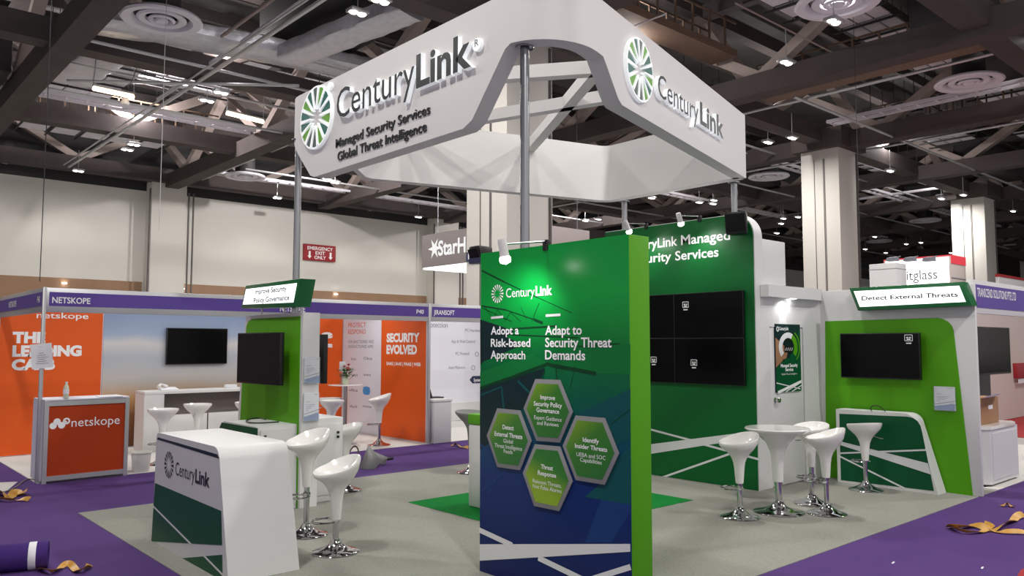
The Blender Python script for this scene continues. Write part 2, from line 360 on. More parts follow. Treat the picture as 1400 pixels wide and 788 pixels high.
# services along the roof: pipes and cable trays
def pipe(p, q, r=0.05, m='steel'): return struct(MB().tube((p, q), r, 8).build('ceiling_pipe', M[m]))
pipe((8.15, 12, 9.25), (8.15, 37.4, 9.25), 0.055, 'aluminium'); pipe((7.95, 12, 9.3), (7.95, 37.4, 9.3), 0.03, 'aluminium')
for (p, q) in (((5.3, 24.9, 9.2), (10.4, 20.9, 9.2)), ((4.9, 21.6, 9.35), (20, 21.6, 9.35)), ((5, 24.2, 9.5), (21, 24.2, 9.5)), ((5, 26.4, 9.3), (28, 26.4, 9.3)),
               ((14, 33, 9.3), (37, 33, 9.3)), ((21.6, 16.5, 9.4), (45, 16.5, 9.4)), ((22, 11.9, 9.2), (60, 11.9, 9.2)), ((30.6, 3, 9.3), (30.6, 33, 9.3)), ((14, 29, 9.6), (14, 38, 9.6)),
               ((24.3, 2, 9.8), (24.3, 13.5, 9.8)), ((38, 4, 9.4), (38, 30, 9.4)), ((22, 20.2, 9.2), (70, 20.2, 9.2)), ((22, 28.4, 9.2), (70, 28.4, 9.2))): pipe(p, q, 0.045, 'aluminium')
rr = random.Random(11)
for k in range(34):   # smaller conduits and hanger rods
    z = rr.uniform(9.3, 11.0); L = rr.uniform(5, 16); r_ = rr.choice((0.02, 0.03, 0.045, 0.07)); mm = rr.choice(('aluminium', 'duct_black', 'panel_grey', 'truss'))
    if k % 2: y = rr.uniform(7, 36); x = rr.uniform(3, 48); pipe((x, y, z), (x+L, y, z), r_, mm)
    else: y = rr.uniform(4, 28); x = rr.uniform(5, 50); pipe((x, y, z), (x, min(38.5, y+L), z), r_, mm)
def catwalk(p, q, w_=0.9):
    p, q = Vector(p), Vector(q); d = (q-p).normalized(); s = d.cross(Vector((0, 0, 1)))*w_/2; m = MB(); L = (q-p).length; Z = Vector((0, 0, 1))
    m.beam(p, q, w_, 0.06)
    for e in (-1, 1):
        m.beam(p+s*e+Z*1.0, q+s*e+Z*1.0, 0.05, 0.05); m.beam(p+s*e+Z*0.1, q+s*e+Z*0.1, 0.04, 0.16)
        for i in range(int(L/0.8)+1): m.beam(p+s*e+d*i*0.8, p+s*e+d*i*0.8+Z*1.0, 0.05, 0.05, d)
    return struct(m.build('ceiling_catwalk', M['catwalk']))
catwalk((23.6, 13.8, 9.9), (23.6, 3.5, 9.9)); catwalk((13.6, 13.4, 10.4), (20.6, 13.4, 10.4)); catwalk((31.0, 13.6, 9.9), (31.0, 5, 9.9)); catwalk((22, 24.6, 10.2), (45, 24.6, 10.2)); catwalk((5.3, 32.2, 10.0), (12.3, 32.2, 10.0))
def tray(p, q, w_=0.5):
    p, q = Vector(p), Vector(q); d = (q-p).normalized(); s = d.cross(Vector((0, 0, 1)))*w_/2; m = MB(); L = (q-p).length
    m.beam(p-s, q-s, 0.04, 0.12); m.beam(p+s, q+s, 0.04, 0.12)
    for i in range(int(L/0.6)+1): m.beam(p-s+d*i*0.6, p+s+d*i*0.6, 0.06, 0.03)
    return struct(m.build('ceiling_tray', M['panel_grey']))
tray((4.9, 28.6, 9.75), (12.4, 28.6, 9.75)); tray((22, 13, 9.9), (22, 2, 9.9)); tray((27.3, 13.4, 9.7), (27.3, 3, 9.7)); tray((14, 36, 9.6), (30, 36, 9.6)); tray((30, 18, 9.7), (60, 18, 9.7)); tray((30, 25.5, 9.7), (60, 25.5, 9.7))
# dark rectangular air ducts
def duct(a, b, m='duct_black', name='air_duct', label=None):
    o = MB().box(a, b, 0.04).build(name, M[m]); tag(o, label, 'duct') if label else struct(o); return o
for a, b in (((2.0, 26.5, 9.6), (4.2, 36.0, 10.6)), ((9.2, 16, 10.2), (11.6, 21, 11.3)), ((22.2, 7.4, 10.3), (29, 8.6, 11.3)), ((31, 6.8, 9.9), (37, 8.0, 10.8)), ((14.5, 27.5, 10), (20.5, 29, 11)),
             ((30.2, 21.0, 9.9), (44, 22.0, 10.8)), ((22.2, 30, 9.9), (36, 31.2, 10.8)), ((38.5, 12, 9.9), (45, 13.2, 10.9)), ((46, 17, 9.8), (60, 18.4, 10.7)), ((15, 16, 10.4), (20.5, 18.5, 11.4))):
    struct(MB().box(a, b, 0.04).build('ceiling_duct', M['duct_black']))
# crumpled foil-wrapped air ducts
def foil(path, w_, h_, label, name='foil_duct'):
    path = [Vector(p) for p in path]; rows = []; n = len(path)
    fine = []
    for a, b in zip(path[:-1], path[1:]):
        k = max(2, int((b-a).length/0.22))
        fine += [a.lerp(b, i/k) for i in range(k)]
    fine.append(path[-1])
    for i, p in enumerate(fine):
        d = (fine[min(i+1, len(fine)-1)] - fine[max(i-1, 0)]).normalized(); s = d.cross(Vector((0, 0, 1))).normalized(); r = []
        for k in range(16):
            a = 2*math.pi*k/16; c, sn = math.cos(a), math.sin(a)
            c = math.copysign(abs(c)**0.5, c); sn = math.copysign(abs(sn)**0.5, sn)
            j = 1 + random.uniform(-0.05, 0.05)
            r.append(p + s*c*w_/2*j + Vector((0, 0, 1))*sn*h_/2*j)
        rows.append(r)
    o = MB().quadsurf(rows, True, True, True).build(name, M['foil']); return tag(o, label, 'duct')
foil([(5.15, 21.2, 9.75), (6.5, 21.0, 9.85), (10.6, 20.4, 9.9), (12.3, 20.2, 9.9)], 1.3, 0.45, 'long crumpled silver foil duct crossing under the roof beside the nearest round vent')
foil([(5.65, 26.6, 9.75), (5.85, 24.6, 9.75), (6.05, 23.3, 9.85)], 1.2, 0.3, 'short wide silver foil duct hanging at the upper left near the glowing tube')
foil([(10.4, 15.2, 9.7), (9.9, 17.6, 9.6), (9.6, 19.8, 9.6)], 0.9, 0.5, 'bent silver foil duct just above the left end of the white overhead sign')
# round swirl vents
def diffuser():
    t = thing('ceiling_vent', 'nearest round white ceiling vent, above the silver foil duct at upper left', 'vent')
    MB().lathe(((0.9, 0.10), (0.93, 0.04), (0.88, 0.0), (0.70, 0.02), (0.62, 0.16), (0.64, 0.17)), 40).build('rim', M['diffuser'], t, local=True)
    m = MB()
    for (r0, r1, z) in ((0.36, 0.56, 0.03), (0.2, 0.31, 0.0)): m.lathe(((r0, z+0.10), (r0+0.02, z+0.03), (r1-0.05, z), (r1, z+0.04), (r1-0.04, z+0.10)), 36)
    m.lathe(((0.001, -0.02), (0.13, -0.01), (0.16, 0.03), (0.12, 0.08)), 28)
    m.build('blades', M['diffuser'], t, local=True)
    MB().lathe(((0.62, 0.15), (0.45, 0.22), (0.42, 0.95), (0.001, 0.95)), 32).build('neck', M['duct_black'], t, local=True)
    return t
vent = diffuser()
VENTS = [((221, 30), None), ((1145, 8), 'round white ceiling vent with a lit lamp just under it, at top right'), ((1325, 115), 'large round white ceiling vent at right above the far square column'),
         ((1051, 243), 'round white ceiling vent beside the right end of the overhead sign'), ((335, 243), 'round ceiling vent left of the overhead sign near the back wall'),
         ((6, 224), 'round ceiling vent cut by the left edge of the picture'), ((506, 288), 'round ceiling vent hanging over the red exit sign'),
         ((1265, 303), 'small distant round vent between the two right columns'), ((1202, 331), 'small far round vent low beside the first right column'), ((1385, 337), 'small distant round vent at the right edge of the picture')]
for k, (p, lb) in enumerate(VENTS):
    loc = pt(*p, Z=9.45)
    if k == 0: vent.location = loc
    else: dup(vent, loc, None, lb)
# high-bay lights
def ceiling_light():
    t = thing('ceiling_light', '', 'ceiling light')
    m = MB().box((-0.22, -0.15, 0.0), (0.22, 0.15, 0.08), 0.015)
    m.tube(((0, 0, 0.08), (0, 0, 0.9)), 0.012, 6); m.build('housing', M['aluminium'], t, local=True)
    m = MB()
    for dx in (-0.105, 0.105): m.lathe(((0.001, -0.035), (0.07, -0.03), (0.1, 0.0)), 18, (dx, 0, 0))
    m.build('lens', M['lamp_lens'], t, local=True)
    return t
cl = ceiling_light(); first = True
LG = [([(302, 127), (283, 138), (183, 198), (174, 205)], 'twin white ceiling lamp of the left row, under the dark trusses beside a glowing tube', 'lamps of the left ceiling row'),
      ([(489, 18), (520, 2)], 'bright white lamp just above the left face of the overhead sign', 'lamps above the overhead sign'),
      ([(107, 234)], 'white ceiling lamp low at left, close to the top of the back wall', None),
      ([(379, 271), (572, 297)], 'white lamp hanging near the top of the back wall', 'lamps along the back wall'),
      ([(447, 245), (458, 250)], 'white lamp just below the lower left corner of the overhead sign', 'lamps below the overhead sign'),
      ([(1140, 30)], 'bright white lamp under the round vent at top right', None), ([(1075, 86)], 'warm ceiling lamp beside a taupe truss diagonal, upper right', None),
      ([(1050, 195), (1083, 189)], 'white lamp left of the near right column, high up', 'lamps left of the right column'),
      ([(1217, 234)], 'white lamp hanging right of the near right column', None), ([(1287, 272), (1317, 267)], 'white lamp left of the far right column', 'lamps left of the far column'),
      ([(1385, 289)], 'white lamp at the right edge beyond the far column', None),
      ([(1196, 324), (1239, 334), (1259, 332), (1211, 346), (1183, 341), (1300, 346), (1316, 343)], 'small distant white lamp between the two right columns', 'distant lamps between the right columns'),
      ([(1101, 326), (1091, 297), (1071, 299), (1068, 306), (1062, 319)], 'small distant lamp seen just left of the near right column', 'distant lamps left of the right column'),
      ([(800, 302), (818, 300), (891, 271), (956, 277), (976, 274), (975, 279)], 'small distant lamp below the back edge of the overhead sign', 'distant lamps below the overhead sign')]
for pts_, lb, g in LG:
    for p in pts_:
        loc = pt(*p, Z=9.0 + 0.02)
        if first: cl.location = loc; cl['label'] = lb; first = False; cl['group'] = g
        else:
            o = dup(cl, loc, None, lb)
            if g: o['group'] = g
            elif 'group' in o: del o['group']
# glowing fluorescent tubes hung from the truss
for p, q, lb in (((127, 121), (183, 133), 'glowing warm tube lamp hanging at upper left by the foil duct'), ((310, 155), (360, 167), 'glowing warm tube lamp nearest the left end of the overhead sign')):
    a, b = pt(*p, Z=8.7), pt(*q, Z=8.7); t = thing('tube_light', lb, 'ceiling light', (a+b)/2)
    MB().tube((a, b), 0.055, 10).build('tube', M['tube_lens'], t)
    m = MB().beam(a+Vector((0, 0, 0.09)), b+Vector((0, 0, 0.09)), 0.12, 0.05); m.tube((a+Vector((0, 0, 0.1)), a+Vector((0.05, -0.05, 1.0))), 0.012, 6); m.tube((b+Vector((0, 0, 0.1)), b+Vector((-0.05, -0.1, 1.0))), 0.012, 6)
    m.build('bracket', M['aluminium'], t)
p = pt(171, 141, Z=8.6)
MB().lathe(((0.02, 0.22), (0.07, 0.15), (0.12, 0.0), (0.09, -0.05), (0.001, -0.07)), 18, p).build('pendant_bulb', M['paper'])
pb_ = tag(bpy.data.objects['pendant_bulb'], 'small pale bell-shaped bulb hanging under the upper left glowing tube', 'bulb')
MB().tube((p+Vector((0, 0, 0.2)), Vector((p.x, 22.5, 9.6))), 0.008, 6).build('bulb_cord', M['duct_black'], pb_)
# thin hanging wires
for (x, y0, y1, d, lb, mm) in ((54, 10, 392, 13.0, 'thin dark wire hanging at the far left in front of the back wall', 'duct_black'), (215, 60, 318, 17.0, 'thin pale wire hanging left of the overhead sign', 'aluminium'),
                    (1178, 20, 390, 22.0, 'dark wire hanging in front of the near right column edge', 'duct_black')):
    dv = fw + rt*((x-700)/FPX); dv.z = 0; g = dv.normalized()*d
    hz = lambda y: CAMZ + (math.tan(PIT) - (y-394)/FPX*1.0)*d*0.93
    tag(MB().tube(((g.x, g.y, max(2.4, hz(y1))), (g.x, g.y, 13.2)), 0.006, 6).build('hanging_wire', M[mm]), lb, 'wire')
# emergency exit sign on the back wall
a, b = pt(416, 333, Y=39.32), pt(459, 358.5, Y=39.32)
es = thing('exit_sign', 'red emergency exit sign with white lettering and two arrows on the back wall', 'sign', ((a.x+b.x)/2, 39.35, b.z))
MB().box((a.x, 39.32, b.z), (b.x, 39.5, a.z), 0.02).build('sign_plate', M['exit_red'], es)
m = MB().use(M['letter_white']); cx = (a.x+b.x)/2; Hh = a.z-b.z; W_ = b.x-a.x
for s, v, ww in (('EMERGENCY', 0.66, 0.8), ('EXIT', 0.38, 0.3), ('ONLY', 0.10, 0.36)): text(m, s, (cx, 39.315, b.z+Hh*v), (1, 0, 0), (0, 0, 1), W_*ww, Hh*0.2, 0.02, 'c')
for sx in (-0.33, 0.33):
    c = Vector((cx+sx*W_, 39.315, b.z+Hh*0.32)); u = W_*0.05
    m.face([c+Vector((-u*0.6, 0, Hh*0.24)), c+Vector((-u*0.6, 0, -Hh*0.05)), c+Vector((u*0.6, 0, -Hh*0.05)), c+Vector((u*0.6, 0, Hh*0.24))])
    m.face([c+Vector((-u*1.3, 0, -Hh*0.05)), c+Vector((0, 0, -Hh*0.22)), c+Vector((u*1.3, 0, -Hh*0.05))])
m.build('lettering', None, es)
# recessed lamps in the brown band
for (x, y) in ((88, 388), (249, 395.5), (612, 407), (459, 403)):
    p = pt(x, y, Y=39.36)
    tag(MB().lathe(((0.001, 0.0), (0.09, 0.0), (0.11, 0.03)), 16, p+Vector((0, -0.02, 0)), (0, 0, 1)).build('recessed_lamp', M['lamp_lens']), 'small round lamp in the brown band below the back wall', 'lamp', 'lamps in the brown band')
# column sign F2
sg = thing('column_sign', 'dark blue sign plate reading F2 on the column behind the tall green panel', 'sign', (12.07, 14.6, 3.9))
a, b = pt(638, 345.5, X=12.06), pt(658, 356, X=12.06)
MB().box((12.04, b.y-0.25, b.z), (12.1, a.y, a.z)).build('plate', M['navy'], sg)
m = MB().use(M['letter_white']); text(m, 'F 2', pt(640, 354.5, X=12.035), (0, -1, 0), (0, 0, 1), 0.28, 0.17, 0.02); m.build('lettering', None, sg)
# hanging lit sign beyond the column
def pbox(name, x, y0, y1, z0, z1, x1, m, parent): return MB().box((x, y0, z0), (x1, y1, z1), 0.02).build(name, m, parent)
tl, bl = pt(577, 322.5, X=15.1), pt(577, 366.5, X=15.1)
hs = thing('hanging_sign', 'grey hanging sign box with white lettering, half hidden by the column', 'sign', (15.1, 16.9, bl.z))
MB().box((15.1, 16.9, bl.z), (18.35, tl.y, tl.z), 0.02).build('sign_box', M['sign_grey'], hs)
MB().box((15.14, 16.94, bl.z-0.06), (18.3, tl.y-0.03, bl.z)).build('light_panel', M['lightbox'], hs)
m = MB().use(M['letter_glow']); b0 = pt(599, 349.5, X=15.09); text(m, 'StarHub', b0, (0, -1, 0), (0, 0, 1), 2.05, 0.45, 0.025)
c = pt(594, 340, X=15.09)
for k in range(6):
    a = k*math.pi/3; d = Vector((0, -math.cos(a), math.sin(a)))
    m.face([c+d*0.36, c+Vector((0, -math.cos(a+0.5), math.sin(a+0.5)))*0.13, c, c+Vector((0, -math.cos(a-0.5), math.sin(a-0.5)))*0.13])
m.build('lettering', None, hs)
m = MB()
for q in ((15.3, tl.y-0.6), (15.3, 17.2), (18.1, 17.2)): m.tube(((q[0], q[1], tl.z), (q[0], q[1], 13.2)), 0.012, 6)
m.build('hanging_rod', M['steel'], hs)
# ------------------------------------------------------------------ carpets of the booths
def slab(name, pts, z, m, label, cat='carpet', h=0.006):
    o = MB().prism([(p[0], p[1], z) for p in pts], (0, 0, h)).build(name, M[m]); return tag(o, label, cat)
slab('booth_carpet', ((2.23, 9.24), (2.23, 3.36), (10.7, 3.36), (10.7, 9.24)), 0.0, 'carpet_grey', 'large grey booth carpet in the middle of the purple floor', h=0.005)
slab('carpet_inlay', ((5.09, 7.43), (5.09, 5.41), (7.55, 5.41), (7.55, 7.43)), 0.005, 'carpet_green', 'green square carpet inlay on the grey carpet behind the tall panel', h=0.003)
slab('stand_carpet', ((2.3, 11.5), (8.33, 11.5), (8.33, 14.5), (2.3, 14.5)), 0.0, 'carpet_light', 'pale carpet under the orange booth at left')
slab('stand_carpet', ((8.36, 11.5), (12.05, 11.5), (12.05, 14.46), (8.36, 14.46)), 0.0, 'carpet_light', 'pale carpet under the white booth behind the tall panel')
slab('stand_carpet', ((10.85, 3.36), (16.0, 3.36), (16.0, 6.3), (10.85, 6.28)), 0.0, 'carpet_light', 'pale carpet under the booth at the right edge')
slab('carpet_offcut', tuple(tuple(pt(*p, Z=0)[:2]) for p in ((-30, 662), (24, 659.5), (6, 675), (-30, 673))), 0.0, 'carpet_light', 'pale carpet strip cut off at the far left on the purple floor')
slab('aisle_carpet', ((17.2, 3.4), (30, 3.4), (30, 9.2), (17.2, 9.2)), 0.0, 'red_carpet', 'red carpet far behind the cabinet at the right edge')
# ------------------------------------------------------------------ the overhead sign: a trapezoid ring with cut-out corners
def fillet(pts, radii, seg=10):
    out = []; n = len(pts)
    for i in range(n):
        a, b, c = Vector(pts[i-1]), Vector(pts[i]), Vector(pts[(i+1) % n]); u = (a-b).normalized(); v = (c-b).normalized()
        ang = u.angle(v); r = radii[i]; t = r/math.tan(ang/2); ctr = b + (u+v).normalized()*(r/math.sin(ang/2))
        p0 = b+u*t; p1 = b+v*t; e0 = p0-ctr; e1 = p1-ctr; th = e0.angle(e1); sg_ = 1 if e0.x*e1.y-e0.y*e1.x > 0 else -1
        for k in range(seg+1):
            q = sg_*th*k/seg; out.append(ctr + Vector((e0.x*math.cos(q)-e0.y*math.sin(q), e0.x*math.sin(q)+e0.y*math.cos(q))))
    return out
Lc, Nc, Rc, Bc = (4.1, 8.82), (4.1, 4.06), (8.60, 5.294), (8.62, 7.58)
plan = fillet([Lc, Nc, Rc, Bc], [0.45, 0.46, 0.06, 0.3])       # L -> N -> R -> B
cum = [0.0]
for i in range(1, len(plan)+1): cum.append(cum[-1] + (plan[i % len(plan)]-plan[i-1]).length)
PER = cum[-1]
def s_of(q):
    q = Vector(q); best = None
    for i in range(len(plan)):
        a, b = plan[i], plan[(i+1) % len(plan)]; d = b-a; t = max(0, min(1, (q-a).dot(d)/max(d.length_squared, 1e-9))); e = (a+d*t-q).length
        if best is None or e < best[0]: best = (e, cum[i]+d.length*t)
    return best[1]
ZT = 4.57
BP = [((4.1, 8.486), 4.119), ((4.1, 7.93), 3.60), ((4.1, 7.84), 3.57), ((4.1, 5.22), 3.57), ((4.1, 5.10), 3.62), ((4.1, 4.68), 4.11), ((4.1, 4.62), 4.14), ((4.3, 4.15), 4.12), ((4.79, 4.251), 4.10), ((4.83, 4.263), 4.06),
      ((5.06, 4.326), 3.82), ((5.13, 4.345), 3.785), ((8.5, 5.27), 3.785), ((8.62, 6.5), 3.785), ((8.3, 7.67), 3.785), ((5.2, 8.53), 3.785), ((5.12, 8.55), 3.80), ((4.75, 8.64), 4.12)]
bps = sorted((s_of(p), z) for p, z in BP)
def zbot(s):
    k = [(bps[-1][0]-PER, bps[-1][1])] + bps + [(bps[0][0]+PER, bps[0][1])]
    for (s0, z0), (s1, z1) in zip(k[:-1], k[1:]):
        if s0 <= s <= s1: return z0 + (z1-z0)*(s-s0)/max(1e-6, s1-s0)
    return 3.785
def at_s(s):
    for i in range(len(plan)):
        if cum[i] <= s <= cum[i+1]:
            return plan[i].lerp(plan[(i+1) % len(plan)], (s-cum[i])/max(1e-9, cum[i+1]-cum[i]))
    return plan[0].copy()
ss = sorted(set([round(c, 5) for c in cum[:-1]] + [round(s, 5) for s, _ in bps])); ss = [s for i, s in enumerate(ss) if i == 0 or s-ss[i-1] > 0.004]
ring_pts = [at_s(s) for s in ss]; TH = 0.155
def inset(i):
    n = len(ring_pts); a, b, c = ring_pts[i-1], ring_pts[i], ring_pts[(i+1) % n]; u = (b-a).normalized(); v = (c-b).normalized()
    n1, n2 = Vector((-u.y, u.x)), Vector((-v.y, v.x)); m = (n1+n2).normalized(); return b + m*TH/max(0.5, m.dot(n1))
can = thing('overhead_sign', 'big white overhead sign ring with cut-out corners carried on steel poles above the booth', 'sign', (6.3, 6.4, 3.57))
m = MB(); rows = []
for i, s in enumerate(ss):
    p, q, z = ring_pts[i], inset(i), zbot(s)
    rows.append([Vector((p.x, p.y, z)), Vector((p.x, p.y, ZT)), Vector((q.x, q.y, ZT)), Vector((q.x, q.y, z))])
rows.append(rows[0]); m.quadsurf(rows, True, True); bmesh.ops.remove_doubles(m.bm, verts=m.bm.verts, dist=1e-5)
m.build('fascia_ring', M['white_paint'], can)
NR = Vector((1.234, -4.5, 0)).normalized(); PR = (4.75, 4.24, 0); UR = Vector((4.5, 1.234, 0)).normalized(); ZV = Vector((0, 0, 1)); UL = Vector((0, -1, 0))
def onr(x, y): return pt(x, y, P=(4.1, 4.06, 0), N=NR)
# struts inside the ring
for a, b in (((4.2, 7.08), (5.95, 4.72)), ((5.55, 8.22), (6.62, 5.0)), ((5.5, 4.84), (7.35, 7.9)), ((4.25, 6.9), (5.5, 8.2))):
    MB().beam((a[0], a[1], 4.43), (b[0], b[1], 4.43), 0.12, 0.13).build('strut', M['white_paint'], can)
# poles
def pole(x, y, z0, z1, r=0.038):
    mm = MB().tube(((x, y, z0), (x, y, z1)), r, 14); mm.lathe(((0.001, 0.012), (0.075, 0.012), (0.075, 0.0)), 16, (x, y, z1-0.014)); return mm.build('pole', M['steel'], can)
pole(4.17, 8.36, 2.095, 4.10); pole(4.23, 4.59, 0.005, 4.135); pole(8.68, 7.32, 3.37, 3.79); pole(8.68, 5.53, 3.37, 3.79)
pole(4.175, 8.36, 2.095, 2.11)
# raised lettering on the left face
m = MB().use(M['letter_glow'])
cL = pt(435.1, 161.4, X=4.1); RL = abs(pt(435, 121, X=4.1).z - pt(435, 202, X=4.1).z)/2
def logo_disc(mb, c, U, V, R, ext):
    n = Vector(U).cross(Vector(V)); c = Vector(c)
    for k in range(14):
        a = 2*math.pi*(k+0.5)/14; h = math.pi/14*0.30; P = lambda r, t: c + (Vector(U)*math.sin(t)+Vector(V)*math.cos(t))*r
        mb.prism([P(R*0.3, a-h*0.9), P(R*0.3, a+h*0.9), P(R*1.0, a+h), P(R*1.0, a-h)], n*ext)
    mb.use(M['letter_glow'])
def logo_wedges(mb, c, U, V, R, off, mats, ext=0.01):
    n = Vector(U).cross(Vector(V)); c = Vector(c)
    for k in range(14):
        a = 2*math.pi*k/14; h = math.pi/14*0.74; P = lambda r, t: c + (Vector(U)*math.sin(t)+Vector(V)*math.cos(t))*r + n*off
        mb.use(mats[k % len(mats)]); mb.prism([P(R*0.40, a), P(R*0.98, a+h), P(R, a), P(R*0.98, a-h)], n*ext)
def ring_face(mb, c, U, V, R, r0, ext):
    n = Vector(U).cross(Vector(V)); c = Vector(c); rows = []
    for k in range(33):
        a = 2*math.pi*k/32; d = Vector(U)*math.sin(a)+Vector(V)*math.cos(a); rows.append([c+d*r0, c+d*R, c+d*R+n*ext, c+d*r0+n*ext])
    mb.quadsurf(rows, True, False)
WED = [M['grey_wedge'], M['lime_wedge'], M['teal_wedge'], M['teal_wedge'], M['lime_wedge'], M['teal_wedge'], M['lime_wedge'], M['grey_wedge']]
def big_logo(c, U, R, words, lines, ext):
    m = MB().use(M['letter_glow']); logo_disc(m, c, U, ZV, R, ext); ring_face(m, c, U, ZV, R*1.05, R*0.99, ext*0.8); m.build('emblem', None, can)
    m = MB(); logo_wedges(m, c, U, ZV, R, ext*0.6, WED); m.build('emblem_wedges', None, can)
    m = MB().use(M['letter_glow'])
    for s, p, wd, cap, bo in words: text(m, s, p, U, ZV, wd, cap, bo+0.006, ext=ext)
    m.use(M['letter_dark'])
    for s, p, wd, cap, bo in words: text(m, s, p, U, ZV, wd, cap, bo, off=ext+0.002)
    m.build('lettering', None, can)
    if lines:
        for s, p, wd, cap, bo in lines:
            m = MB().use(M['letter_dark']); text(m, s, p, U, ZV, wd, cap, bo, ext=0.012); m.build('tagline', None, can)
def L4(x, y): return pt(x, y, X=4.1)
def wid(a, b): return (Vector(a).xy-Vector(b).xy).length
w1 = (L4(465.5, 165), L4(572, 134)); w2 = (L4(574.5, 121.5), L4(650, 93.5))
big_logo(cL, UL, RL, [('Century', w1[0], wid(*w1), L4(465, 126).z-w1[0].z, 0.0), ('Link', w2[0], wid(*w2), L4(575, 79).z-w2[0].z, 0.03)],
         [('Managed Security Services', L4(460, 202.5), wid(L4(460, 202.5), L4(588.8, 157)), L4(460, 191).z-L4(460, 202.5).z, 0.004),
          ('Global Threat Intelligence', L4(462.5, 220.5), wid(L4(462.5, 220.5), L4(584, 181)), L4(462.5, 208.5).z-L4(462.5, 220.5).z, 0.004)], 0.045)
m = MB().use(M['letter_glow']); ring_face(m, L4(655.5, 62), UL, ZV, 0.055, 0.0, 0.03); ring_face(m, L4(453.5, 118), UL, ZV, 0.04, 0.0, 0.03); m.use(M['letter_dark'])
text(m, 'R', L4(655.5, 64.5), UL, ZV, 0.05, 0.06, 0.0, 'c', off=0.032); m.build('registered_mark', None, can)
cR = onr(870.6, 96.6); RRr = abs(onr(870.6, 56).z-onr(870.6, 137).z)/2
v1 = (onr(893.5, 132), onr(949, 168)); v2 = (onr(951.5, 169), onr(984, 186.5))
big_logo(cR, UR, RRr, [('Century', v1[0], wid(*v1), onr(893.5, 101).z-v1[0].z, 0.0), ('Link', v2[0], wid(*v2), onr(951.5, 141).z-v2[0].z, 0.03)], None, 0.045)
# ------------------------------------------------------------------ the tall printed panel in front
XB = 3.99; UB = Vector((0, -1, 0)); NB = Vector((-1, 0, 0))
def B(x, y): return pt(x, y, X=XB)
YL, YR, HB = 4.845, 3.333, 2.467
fp = thing('display_board', 'tall free-standing panel printed green to blue with four hexagons, lime green edge', 'display panel', (4.09, 4.09, 0))
ramp_mat('print_face', [(0.0, (14, 28, 88)), (0.30, (14, 46, 108)), (0.42, (8, 70, 100)), (0.56, (2, 92, 68)), (0.70, (4, 116, 50)), (0.85, (8, 156, 62)), (1.0, (10, 146, 60))], 2, 0.26, -1.0, 1.0, noise=0.10, nscale=1.6, spec=0.28)
MATS['print_face'].node_tree.nodes['Map Range'].inputs['From Min'].default_value = 0.0; MATS['print_face'].node_tree.nodes['Map Range'].inputs['From Max'].default_value = HB
MB().box((XB+0.004, YR, 0.005), (4.2, YL, HB), 0.003).build('panel_core', M['lime'], fp)
MB().box((XB, YR+0.002, 0.006), (XB+0.004, YL-0.001, HB-0.001)).build('printed_face', M['print_face'], fp)
m = MB(); e = 0.0008
def poly(px, o, n=NB, f=B): m.face([f(*q)+n*o for q in px])
m.use(M['print_dark']); poly(((656.5, 437), (672, 442), (690, 448), (704, 454), (692, 461), (716, 471), (662, 494), (656.8, 499)), e)
poly(((656.3, 533), (745, 503), (740, 520), (731, 522), (716, 558), (686, 590), (664, 610), (656.2, 615)), e)
m.use(M['print_green2']); poly(((750, 499), (816, 511), (862, 512), (862, 470), (790, 487)), e); poly(((656.6, 509), (690, 497), (728, 484), (750, 497), (656.4, 529)), e)
m.use(M['print_teal']); poly(((790, 566), (862, 532), (862, 600), (836, 612), (826, 590)), e); poly(((828, 640), (862, 612), (862, 690), (800, 680), (818, 664)), e)
m.use(M['print_blue2']); poly(((800, 742), (838, 640), (862, 628), (862, 700), (836, 742)), e*0.5)
for a, b, wd in (((656.3, 673), (694, 643), 0.014), ((656.5, 608), (682, 628), 0.02), ((682, 650), (668, 676), 0.01)): label_line(m, B(*a), B(*b), wd, NB, e*1.5)
m.use(M['print_line'])
for a, b, wd in (((659, 370), (690, 386), 0.012), ((690, 386), (735, 407), 0.008), ((735, 407), (782, 428), 0.005), ((659, 418.5), (692, 424), 0.010), ((692, 424), (730, 437), 0.007), ((659, 421), (700, 440), 0.005),
                 ((730, 437), (742, 442), 0.02), ((663, 420), (674, 436), 0.004), ((680, 423), (674, 437), 0.004), ((680, 423), (690, 437), 0.004), ((698, 427), (690, 440), 0.004), ((698, 427), (712, 440), 0.004), ((727, 440), (737, 415), 0.004),
                 ((720, 437), (712, 420), 0.004), ((656.3, 531), (705, 514), 0.016), ((705, 514), (751, 497), 0.022), ((751, 499), (815, 511), 0.026), ((745, 505), (742, 522), 0.008), ((728, 510), (733, 522), 0.008), ((760, 503), (762, 522), 0.008),
                 ((700, 450), (760, 446), 0.012), ((700, 458), (790, 462), 0.008), ((790, 474), (848, 470), 0.006), ((786, 500), (780, 530), 0.004), ((862, 560), (836, 580), 0.006)):
    label_line(m, B(*a), B(*b), wd, NB, e*2)
m.use(M['print_teal']); label_line(m, B(656.3, 541), B(686, 529), 0.012, NB, e*2); label_line(m, B(686, 530), B(689, 559), 0.02, NB, e*2); label_line(m, B(708, 521), B(724, 537), 0.018, NB, e*2)
m.use(M['graphic_white'])
poly(((656.2, 744.5), (862, 744), (862, 754.7), (730, 762.7), (656.0, 767)), e*3)
label_line(m, B(655.6, 725), B(701, 746), 0.04, NB, e*3.2); label_line(m, B(736, 763), B(800, 794), 0.04, NB, e*3.2); label_line(m, B(862.4, 775.5), B(800, 795), 0.036, NB, e*3.2)
for q in (((671.7, 434.9), (688.2, 433.4)), ((746.5, 431.9), (766.5, 430.6))): label_line(m, B(*q[0]), B(*q[1]), 0.018, NB, e*3)
m.build('printed_pattern', None, fp)
m = MB().use(M['letter_white'])
